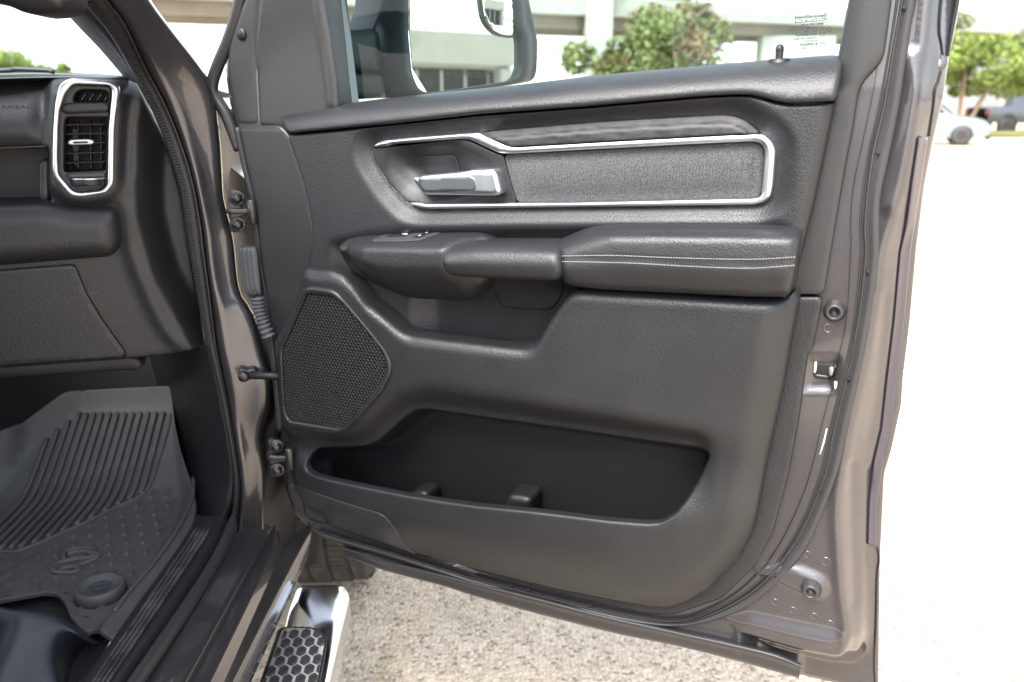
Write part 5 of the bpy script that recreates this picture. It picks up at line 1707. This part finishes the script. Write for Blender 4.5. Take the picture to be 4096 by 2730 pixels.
# retention post ring
ac = mat_rim_px([(404, 2378), (405, 2378), (406, 2378)])[0]
acp = on_mat(ac[None], 0)[0]
lathe('anchor_ring', M['mat'], acp, (0, 0, 1), [(.043, -.002), (.040, .012), (.0375, .019), (.034, .020), (.031, .014)], fmat, n=36)
lathe('anchor_disc', M['pad'], acp, (0, 0, 1), [(.032, .002), (.031, .0135), (.010, .0145), (.0095, .0138), (.0085, .0145), (0, .0148)], fmat, n=36)
# ------------------------------------------------------------------ door mirror (part of the door) and glass print
MH = R(143.0)
MIR = Frame(at_y(np.float64(1850), np.float64(180), 1.55), (math.cos(R(180) - MH), math.sin(R(180) - MH), 0))


def mp(name, mat, outline, h=0.0, **k):
    return panel(name, M[mat], MIR, outline, h, parent=door, **k)


MGL = [(1651, -260), (1642, 119), (1657, 297), (1680, 351), (1700, 366), (1728, 372), (1811, 363), (2050, 325), (2073, 309), (2088, 268), (2086, 149), (2067, 119), (2055, 0), (2040, -260)]
mgp = Poly(MIR, MGL, .0, 20)
hx0 = MIR.uv(np.float64(1640), np.float64(100), 0)[0]; hx1 = MIR.uv(np.float64(1530), np.float64(100), -.04)[0]
mp('mirror_housing', 'skyblue', [(1550, -330), (1534, 0), (1516, 71), (1500, 108), (1490, 160), (1535, 290), (1546, 330), (1552, 392), (1700, 392), (1811, 378), (2055, 341), (2140, 326), (2155, 290), (2160, 167), (2124, 0), (2105, -300)],
   lambda u, v: .010 - .050 * (1 - sstep(hx1, hx0, u)) - .012 * sstep(.004, .035, -mgp.sd(u, v)), r=.010, res=.008, depth=.10, rp=18, holes=[MGL], hrp=20, hole_depth=.018)
mp('mirror_glass', 'mirror', [(p[0] - (4 if p[0] < 1750 else -6), p[1] + (3 if p[1] > 300 else 0)) for p in MGL], -.006, r=0, res=.08, depth=.003, rp=20)
sb = Poly(MIR, [(1927, -260), (1927, 0), (1936, 71), (1960, 113), (1996, 140), (2062, 150), (2062, 0), (2050, -260)], 0, 20)
su, sv = MIR.uv(np.float64(2000), np.float64(-40), 0)
mp('spot_mirror_rim', 'car_dark', [(1921, -262), (1921, 0), (1931, 73), (1956, 117), (1994, 145), (2064, 156), (2064, 0), (2052, -262)], .0005, r=.001, res=.01, depth=.006, rp=22)
mp('spot_mirror', 'mirror', [(1928, -260), (1928, 0), (1938, 71), (1961, 111), (1997, 137), (2060, 148), (2058, 0), (2047, -260)], lambda u, v: .0045 - ((u - su) ** 2 + (v - sv) ** 2) / (2 * .9), r=0, res=.006, depth=.004, rp=20)
mp('mirror_arm', 'skyblue', [(1285, 110), (1330, 113), (1466, 115), (1502, 108), (1530, 130), (1540, 294), (1440, 290), (1347, 285), (1290, 280)], -.035, r=.018, res=.01, depth=.07, rp=10)
mp('mirror_base', 'skyblue', [(1290, 288), (1347, 290), (1535, 300), (1546, 330), (1552, 392), (1470, 396), (1380, 402), (1290, 405)], -.030, r=.010, res=.01, depth=.06, rp=8)
mX, mY = MIR.U, np.array([0, 0, 1.0])
if mX[0] < 0: mX = -mX


def mtext(body, px, py, size):
    u_, v_ = MIR.uv(np.float64(px), np.float64(py), -.005)
    text('mirror_lettering', body, M['print_dark'], MIR.xyz(u_, v_, -.005), mX, mY, size, door, sx=1.05)


mtext('OBJECTS IN MIRROR ARE CLOSER', 1877, 299, .0072)
mtext('THAN THEY APPEAR', 1880, 313, .0072)
u_, v_ = MIR.uv(np.float64(1715), np.float64(328), -.005)
bm = bmesh.new(); c0 = MIR.xyz(u_, v_, -.0052)
for a, b in (((-7, 5), (7, 5)), ((-7, -5), (-7, 5)), ((7, -5), (7, 5)), ((-4, -8), (-4, 2)), ((0, -8), (0, 2)), ((4, -8), (4, 2)), ((-7, -5), (-5, -5)), ((5, -5), (7, -5))):
    A = c0 + mX * a[0] * .001 + mY * a[1] * .001; B = c0 + mX * b[0] * .001 + mY * b[1] * .001
    d = B - A; Ln = np.linalg.norm(d); d /= Ln
    box_bm(bm, (A + B) / 2, (Ln, .0012, .0003), (d, np.cross(MIR.N, d), MIR.N))
bm_obj('heater_symbol', bm, M['print_dark'], door, True)

# ---- maker's marks on the door glass, seen from behind so they read backwards
GW = -.0612


def gpt(px, py):
    u, v = DOOR.uv(np.float64(px), np.float64(py), GW)
    return DOOR.xyz(u, v, GW)


gx = gpt(3180, 76) - gpt(3306, 66)          # writing direction (leftwards as seen from inside)
gx /= np.linalg.norm(gx)
gy = np.cross(gx, np.cross(np.array([0, 0, 1.0]), gx)); gy /= np.linalg.norm(gy)
zp = lambda x, y: (2100 + x / 1.681, y / 1.681)


def gtext(body, x0, x1, yb, hpx, mat='print_dark', w=0.0):
    """text from zoom x1 (its start, right) to x0 (end, left); yb baseline at the start"""
    a = gpt(*zp(x1, yb)); b = gpt(*zp(x0, yb))
    L = np.linalg.norm(a - b)
    size = np.linalg.norm(gpt(*zp(x1, yb)) - gpt(*zp(x1, yb - hpx))) / .70
    o = text('glass_lettering', body, M[mat], (0, 0, 0), (1, 0, 0), (0, 1, 0), size, None, align='LEFT', bold=size * .032)
    xs = [v.co.x for v in o.data.vertices]; wdt = max(xs) - min(xs); x_min = min(xs)
    s = L / wdt
    X, Y, Z = Vector(gx), Vector(gy), Vector(gx).cross(Vector(gy))
    a = a + DOOR.N * w
    o.data.transform(Matrix(((X.x * s, Y.x, Z.x, a[0]), (X.y * s, Y.y, Z.y, a[1]), (X.z * s, Y.z, Z.z, a[2]), (0, 0, 0, 1))) @ Matrix.Translation((-x_min, 0, 0)))
    o.parent = door
    return o


gtext('SecureShield', 1816, 2027, 112, 19)
gtext('MOPAR', 1850, 2005, 166, 14)
gtext('DOT 804 VITRO M700', 1778, 1966, 190, 11)
gtext('XI', 1986, 2006, 190, 12)
gtext('AS2    27        S', 1822, 1966, 214, 12)
gtext('43R-000257', 1817, 1964, 237, 16)
gtext('TRANSP 70% MIN', 1810, 1965, 260, 11)
gtext('ACOUSTIC', 1882, 1965, 279, 11)
gtext('E 000249', 1849, 1964, 303, 15)
gtext('22 . . . . .', 1795, 1888, 330, 10)
gtext('. . .', 1845, 1880, 346, 8)
gtext('E11', 1984, 2016, 230, 16)
gtext('CCC', 1984, 2014, 298, 12)
bar = [gpt(*zp(2028, 122)), gpt(*zp(1816, 140)), gpt(*zp(1816, 158)), gpt(*zp(2028, 139))]
mesh_obj('glass_print_bar', [b + 0 * DOOR.N for b in bar], [(0, 1, 2, 3)], M['print_dark'], door, flat=True)
gtext('LAMINATED GLASS', 1824, 2022, 136, 10, 'print_white', .0004)


def ring(cx, cy, r):
    c = gpt(*zp(cx, cy)); k = np.linalg.norm(gpt(*zp(cx + r, cy)) - c)
    V, F = [], []
    for i in range(28):
        a = i / 28 * 2 * math.pi
        for q_ in (k, k * .9):
            V.append(c + gx * math.cos(a) * q_ + gy * math.sin(a) * q_)
    for i in range(28):
        j = (i + 1) % 28
        F.append((2 * i, 2 * j, 2 * j + 1, 2 * i + 1))
    mesh_obj('glass_print_ring', V, F, M['print_dark'], door, flat=True)


ring(2000, 222, 24); ring(1998, 293, 22)
c = gpt(*zp(2045, 200)); k = np.linalg.norm(gpt(*zp(2065, 200)) - c)
V, F = [], []
for i in range(5):                                   # five-part star in a pentagon
    a0, a1 = math.pi / 2 + i * 2 * math.pi / 5, math.pi / 2 + (i + 1) * 2 * math.pi / 5
    am = (a0 + a1) / 2
    P = lambda a, q_: c + (gx * math.cos(a) + gy * math.sin(a)) * q_
    b = len(V)
    V += [P(a0 + .06, k), P(a1 - .06, k), P(am, k * .28)]
    F.append((b, b + 1, b + 2))
mesh_obj('glass_print_star', V, F, M['print_dark'], door, flat=True)
# ------------------------------------------------------------------ ground and everything beyond the truck
g = 900.0
gr = mesh_obj('ground', [(-g, -g, 0), (g, -g, 0), (g, g, 0), (-g, g, 0)], [(0, 1, 2, 3)], M['ground'], flat=True)
tag(gr, 'pale exposed aggregate concrete lot', None, kind='structure')
rng = np.random.default_rng(7)
Z3 = np.array([0, 0, 1.0])


def hd(deg):
    return np.array([math.sin(R(deg)), math.cos(R(deg)), 0.0])


# ---- overpass
od = hd(69); on = np.array([od[1], -od[0], 0])          # along, and towards the camera
p0 = at_y(np.float64(2400), np.float64(118), 55.0)
over = empty('overpass', (p0[0], p0[1], 0), 'pale concrete highway overpass on tall piers beyond the tree', 'bridge')
zb = p0[2]
L_ = 150.0
ctr = np.array([p0[0], p0[1], 0]) + od * (75 - 27)


def seg(name, mat, off, z0, z1, th, L=L_, sh=0.0):
    box(name, M[mat], ctr + od * sh + on * off + Z3 * (z0 + z1) / 2, (L, th, z1 - z0), (od, on, Z3), .03, over)


seg('girder', 'concrete_shaded', -.6, zb, zb + .75, .5)
seg('girder', 'concrete_shaded', -3.2, zb, zb + .75, .5)
seg('girder', 'concrete_shaded', -5.8, zb, zb + .75, .5)
seg('deck', 'concrete', -3.2, zb + .75, zb + 1.05, 7.4)
seg('parapet', 'concrete', .3, zb + 1.05, zb + 1.9, .3)
seg('parapet', 'concrete', -6.7, zb + 1.05, zb + 1.9, .3)
for px0, px1, Y, top, nm in ((2338, 2445, 54.0, 15.5, 'pier'), (2623, 2754, 66.0, 15.5, 'pier'), (3040, 3330, 60.0, zb, 'pier')):
    a, b = at_y(np.float64(px0), np.float64(300), Y), at_y(np.float64(px1), np.float64(300), Y)
    c = (a + b) / 2
    box(nm, M['concrete'], (c[0], c[1] + .8, top / 2 - .2), (b[0] - a[0], 1.6, top + .4), None, .06, over)
box('flyover_deck', M['concrete'], ctr + on * -8 + Z3 * 16.2, (L_, 12, 1.4), (od, on, Z3), .05, over)


# ---- trees
def tree(name, label, base, height, crown_c, crown_r, nleaf, leaf, mats, stems=3, trunk_r=.07, group=None, seed=1, cat='tree'):
    rg = np.random.default_rng(seed)
    t = empty(name, tuple(base), label, cat, group)
    base = np.array(base, float); cc = np.array(crown_c, float); cr = np.array(crown_r, float)
    bm = bmesh.new()
    for s in range(stems):
        a = s / stems * 2 * math.pi + rg.uniform(0, 1)
        tip = cc + np.array([math.cos(a) * cr[0] * .5, math.sin(a) * cr[1] * .5, cr[2] * .25])
        P = smooth([base + np.array([math.cos(a), math.sin(a), 0]) * trunk_r * 1.2, base * .6 + tip * .4 + np.array([0, 0, .12 * height]), tip], 8)
        n = len(P); vs_ = []
        for i, p in enumerate(P):
            rr = trunk_r * (1 - .75 * i / (n - 1))
            vs_.append([bm.verts.new(p + np.array([math.cos(q) * rr, math.sin(q) * rr, 0])) for q in np.linspace(0, 2 * math.pi, 7, endpoint=False)])
        for i in range(n - 1):
            for j in range(7):
                bm.faces.new((vs_[i][j], vs_[i][(j + 1) % 7], vs_[i + 1][(j + 1) % 7], vs_[i + 1][j]))
    bm_obj('trunk', bm, M['bark'], t)
    # crown: leaves gathered in clumps, clumps spread through the crown
    nc = 46
    cl = rg.normal(size=(nc, 3)); cl /= np.linalg.norm(cl, axis=1)[:, None]
    cl = cl * rg.uniform(.25, 1.0, (nc, 1)) ** .5 * (1 + .16 * rg.normal(size=(nc, 1)))
    size = rg.uniform(.17, .36, nc)
    k = rg.integers(0, nc, nleaf)
    d = rg.normal(size=(nleaf, 3)); d /= np.linalg.norm(d, axis=1)[:, None]
    P = cl[k] + d * (size[k] * rg.uniform(.3, 1.0, nleaf) ** .6)[:, None]
    P = cc + P * cr
    # random leaf quads
    nrm = rg.normal(size=(nleaf, 3)) + [0, 0, .6]; nrm /= np.linalg.norm(nrm, axis=1)[:, None]
    t1 = np.cross(nrm, rg.normal(size=(nleaf, 3))); t1 /= np.linalg.norm(t1, axis=1)[:, None]
    t2 = np.cross(nrm, t1)
    s = leaf * rg.uniform(.6, 1.4, nleaf)[:, None]
    V = np.stack([P - t1 * s, P + t2 * s * .5, P + t1 * s, P - t2 * s * .5], 1).reshape(-1, 3)
    F = np.arange(nleaf * 4).reshape(-1, 4)
    fm = None
    if len(mats) > 1:
        hgt = (P[:, 2] - cc[2]) / cr[2]
        red = rg.uniform(size=nc)[k] * .5 + .42 * hgt + rg.uniform(-.2, .2, nleaf)
        fm = (red > .62).astype(int)
    mesh_obj('crown', V, F, None, t, flat=True, mats=[M[m] for m in mats], fm=fm if fm is not None else np.zeros(nleaf, int))
    return t


def gp(px, Y, z=0.0):
    d = ray(np.float64(px), np.float64(420.0))
    return np.array([d[0] / d[1] * Y, Y, z])


b = gp(2610, 21)
tree('crape_myrtle', 'bushy green and rust-red tree standing in front of the overpass piers', b, 4.0, b + [.1, 0, 1.80], (2.15, 1.8, 1.85), 28000, .08, ['leaf', 'leaf_red'], seed=3)
b = gp(3915, 33)
tree('crape_myrtle', 'loose yellow-green tree with slanting stems behind the parked cars', b + [-.6, 0, 0], 5, b + [.3, 0, 2.85], (2.7, 2.0, 1.5), 18000, .085, ['leaf_far', 'leaf'], stems=4, seed=8)
for i, (px, Y, top, wd) in enumerate(((20, 75, 195, 3.4), (120, 78, 232, 2.3), (205, 82, 262, 2.0), (-120, 72, 180, 4.0))):
    b = gp(px, Y); zt = 1.38 + (420 - top) / 3323 * Y
    tree('roadside_tree', ['tallest rounded bright green tree seen through the windshield', 'mid-height green tree next to the tallest one beyond the windshield', 'low green shrubby tree at the end of the windshield row', 'broad green tree beside the windshield row, mostly hidden'][i],
         b, zt, b + [0, 0, zt * .6], (wd, wd, zt * .42), 4200, .22, ['leaf_far'], seed=20 + i, trunk_r=.14)


# ---- parked cars
def wheel_at(parent, c, axis, r=.36, w=.24, nm='wheel'):
    o = lathe(nm, M['car_dark'], c, axis, [(r * .62, -w / 2), (r * .9, -w / 2), (r, -w / 2 + .03), (r, w / 2 - .03), (r * .9, w / 2), (r * .62, w / 2)], parent, n=30)
    lathe('rim', M['alloy'], c, axis, [(.02, w / 2 - .02), (r * .3, w / 2 - .015), (r * .55, w / 2 - .05), (r * .63, w / 2 + .004), (r * .66, w / 2 - .01)], o, n=20)
    lathe('rim', M['alloy'], c, -np.asarray(axis), [(.02, w / 2 - .02), (r * .3, w / 2 - .015), (r * .55, w / 2 - .05), (r * .63, w / 2 + .004), (r * .66, w / 2 - .01)], o, n=20)


def car_body(name, parent, mat, o, fx, secs, hw):
    """loft of cross-sections: secs = [(s, z_low, z_belt, z_top, half_width_top)] along fx"""
    side = np.array([fx[1], -fx[0], 0])
    m = []
    for s, zl, zbt, zt, tw in secs:
        row = []
        ring_ = [(-hw * .93, zl), (-hw, zl + .18), (-hw, zbt * .8 + zl * .2), (-hw * .97, zbt), (-tw, zt - .04), (-tw * .85, zt), (0, zt + .03), (tw * .85, zt), (tw, zt - .04), (hw * .97, zbt), (hw, zbt * .8 + zl * .2), (hw, zl + .18), (hw * .93, zl)]
        for a, z in ring_:
            row.append(o + fx * s + side * a + Z3 * z)
        m.append(row)
    m = np.array(m)
    ob = grid_obj(name, mat, m, parent)
    return ob


def quadpart(name, mat, parent, pts):
    bm = bmesh.new()
    v = [bm.verts.new(p) for p in pts]
    f_ = bm.faces.new(v)
    r_ = bmesh.ops.extrude_face_region(bm, geom=[f_])
    n_ = f_.normal.copy() if f_.normal.length else Vector((0, 0, 1))
    bm.normal_update()
    for e in r_['geom']:
        if isinstance(e, bmesh.types.BMVert): e.co += f_.normal * .02
    return bm_obj(name, bm, M[mat], parent, True)


fx = hd(112)                                   # teal car noses to the right and towards us
sd_ = np.array([fx[1], -fx[0], 0])
nose = gp(3962, 29.2)
o0 = nose - fx * 4.2
teal = empty('parked_car', tuple(o0 + fx * 2.1), 'pale teal hatchback with dark lower bumper parked before the grass verge', 'car')
car_body('body', teal, M['car_teal'], o0, fx, [(0, .45, .8, .9, .55), (.05, .32, .95, 1.1, .7), (.35, .28, 1.0, 1.5, .66), (.9, .26, 1.0, 1.58, .66), (2.0, .26, 1.0, 1.58, .66), (2.5, .26, .99, 1.45, .64), (3.05, .26, .98, 1.0, .74), (3.7, .26, .92, .95, .74), (4.05, .28, .82, .86, .66), (4.2, .38, .62, .66, .55)], .88)
for s in (.75, 3.35):
    for k in (-1, 1):
        wheel_at(teal, o0 + fx * s + sd_ * k * .80 + Z3 * .35, sd_ * k, .35, .22)
fr = o0 + fx * 4.21
quadpart('grille', 'car_dark', teal, [fr + sd_ * a + Z3 * z for a, z in ((-.5, .34), (.5, .34), (.5, .56), (-.5, .56))])
quadpart('bumper', 'car_dark', teal, [fr + fx * .01 + sd_ * a + Z3 * z for a, z in ((-.8, .2), (.8, .2), (.8, .36), (-.8, .36))])
for k in (-1, 1):
    quadpart('headlight', 'print_white', teal, [fr - fx * .05 + sd_ * k * a + Z3 * z for a, z in ((.5, .58), (.78, .60), (.76, .74), (.52, .70))])
    quadpart('side_window', 'window_dark', teal, [o0 + fx * s + sd_ * k * .80 + Z3 * z for s, z in ((.5, 1.04), (2.85, 1.02), (2.4, 1.42), (.7, 1.48))])
quadpart('windscreen', 'window_dark', teal, [o0 + fx * s + sd_ * a + Z3 * z for s, a, z in ((3.03, -.66, 1.05), (3.03, .66, 1.05), (2.52, .58, 1.47), (2.52, -.58, 1.47))])

fx = hd(86)
sd_ = np.array([fx[1], -fx[0], 0])
tail = gp(3912, 41.5)
o0 = tail + np.array([0, 0, 0])
pk = empty('parked_pickup', tuple(o0 + fx * 2.8), 'slate grey pickup with crew cab parked beyond the grass verge', 'pickup')
bm_ = [(0, .62, 1.2, 1.22, .8), (.08, .55, 1.22, 1.28, .84), (1.9, .5, 1.22, 1.28, .84), (2.0, .5, 1.22, 1.80, .70), (2.3, .5, 1.22, 1.90, .70), (3.6, .5, 1.2, 1.88, .70), (4.2, .5, 1.2, 1.30, .78), (5.3, .5, 1.12, 1.18, .80), (5.6, .6, .95, 1.0, .7)]
car_body('body', pk, M['car_grey'], o0, fx, bm_, .95)
for s in (1.02, 4.65):
    for k in (-1, 1):
        wheel_at(pk, o0 + fx * s + sd_ * k * .86 + Z3 * .40, sd_ * k, .405, .27)
        lathe('wheel_arch', M['car_dark'], o0 + fx * s + sd_ * k * .87 + Z3 * .44, sd_ * k, [(.43, .0), (.52, .02), (.54, .10), (.50, .115), (.43, .10)], pk, n=30)
for k in (-1, 1):
    quadpart('tail_lamp', 'red_lamp', pk, [o0 - fx * .01 + sd_ * k * a + Z3 * z for a, z in ((.70, .9), (.9, .9), (.9, 1.18), (.70, 1.18))])
    quadpart('side_window', 'window_dark', pk, [o0 + fx * s + sd_ * k * .86 + Z3 * z for s, z in ((2.25, 1.28), (3.85, 1.26), (3.5, 1.75), (2.35, 1.76))])

# ---- grass verge, kerb, pale building
def slab(name, x0, x1, y0, y1, z, mat, label):
    o = box(name, M[mat], ((x0 + x1) / 2, (y0 + y1) / 2, z / 2 - .1), (x1 - x0, y1 - y0, z + .2), None, .03)
    return tag(o, label, None, kind='structure')


slab('grass_verge', 12, 90, 33.2, 43.0, .13, 'grass', 'strip of yellow-green lawn behind the parked cars')
slab('kerb', 12, 90, 32.2, 33.15, .12, 'kerb', 'tan concrete kerb along the lawn')
a = gp(4000, 78); WHITE = M['white_wall'] = mk('white_rendered_wall', (.74, .73, .70), .8, var=.04)
bl = empty('white_building', (a[0] + 15, a[1], 0), 'long white building with tan roof edge beyond the grey pickup', 'building')
zt = 1.38 + (420 - 140) / 3323 * 78
box('wall', WHITE, (a[0] + 20, a[1] + 6, zt / 2), (40, 12, zt), None, .05, bl)
box('roof_edge', M['kerb'], (a[0] + 20, a[1] + 6, zt + .25), (41, 13, .5), None, .05, bl)
box('canopy', M['kerb'], (a[0] + 24, a[1] - 1.2, zt - 1.9), (38, 2.4, .5), None, .05, bl)
for k in range(5):
    box('column', WHITE, (a[0] + 6 + k * 6, a[1] - 2.0, (zt - 2.1) / 2), (.5, .5, zt - 2.2), None, .03, bl)

# ---- blue banner by the mirror arm
b = gp(1305, 42)
fl = empty('banner_flag', tuple(b), 'tall blue feather banner on a pole beyond the door mirror', 'banner')
tube('pole', M['alloy'], np.array([b, b + [0, 0, 3.2], b + [0, 0, 6.2]]), .03, fl)
V, F = [], []
for i in range(16):
    t = i / 15; z = 1.6 + 4.4 * t
    wv = .42 * (1 - .5 * t ** 3) + .02 * math.sin(i)
    for y_ in (-.015, .015):
        V += [b + [0.02, y_ + .05 * math.sin(t * 5), z], b + [wv, y_ + .09 * math.sin(t * 5 + 1), z]]
for i in range(15):
    c = i * 4
    F += [(c, c + 1, c + 5, c + 4), (c + 2, c + 6, c + 7, c + 3), (c + 1, c + 3, c + 7, c + 5), (c, c + 4, c + 6, c + 2)]
mesh_obj('cloth', V, F, M['blue'], fl)

# ---- low building behind the camera, seen in the door mirror
def refl(px, py, dist):
    d = ray(np.float64(px), np.float64(py)); d /= np.linalg.norm(d)
    t = ((MIR.o - CAMP) @ MIR.N) / (d @ MIR.N)
    p = CAMP + d * t
    r = d - 2 * (d @ MIR.N) * MIR.N
    h = np.linalg.norm(r[:2])
    return p + r * (dist / h)


A, B = refl(1712, 105, 62.0), refl(2060, 175, 66.0)
A2, B2 = refl(1712, 236, 62.0), refl(2060, 284, 66.0)
ax = np.array([B[0] - A[0], B[1] - A[1], 0]); LA = np.linalg.norm(ax); ax /= LA
nn = np.array([-ax[1], ax[0], 0])
if nn @ (CAMP - A) < 0: nn = -nn
dl = empty('showroom_building', (A[0], A[1], 0), 'low beige building with deep fascia and dark shopfront, seen in the door mirror', 'building')
ztop = (A[2] + B[2]) / 2 + .2; zlow = (A2[2] + B2[2]) / 2
mid = np.array([A[0], A[1], 0]) + ax * (LA / 2 - 6)
LL = LA + 12
box('fascia', M['beige'], mid - nn * 3 + Z3 * (ztop + zlow) / 2, (LL, 6, ztop - zlow), (ax, nn, Z3), .05, dl)
box('soffit_band', M['concrete'], mid - nn * 3.2 + Z3 * (zlow - .12), (LL - .3, 5.6, .22), (ax, nn, Z3), .02, dl)
box('shopfront', M['window_dark'], mid - nn * 4.0 + Z3 * (zlow - .25) / 2, (LL - 1, 3.6, zlow - .3), (ax, nn, Z3), .02, dl)
for k in (0, 1):
    box('post', M['beige'], mid + ax * ((-LL / 2 + .5) if k == 0 else (LL / 2 - .8)) - nn * .5 + Z3 * (zlow - .23) / 2, (1.1, 1.1, zlow - .24), (ax, nn, Z3), .02, dl)
for k in range(9):
    box('mullion', M['alloy'], mid + ax * (-LL / 2 + 1.2 + k * (LL - 2.4) / 8) - nn * 2.18 + Z3 * (zlow - .3) / 2, (.16, .1, zlow - .34), (ax, nn, Z3), .01, dl)
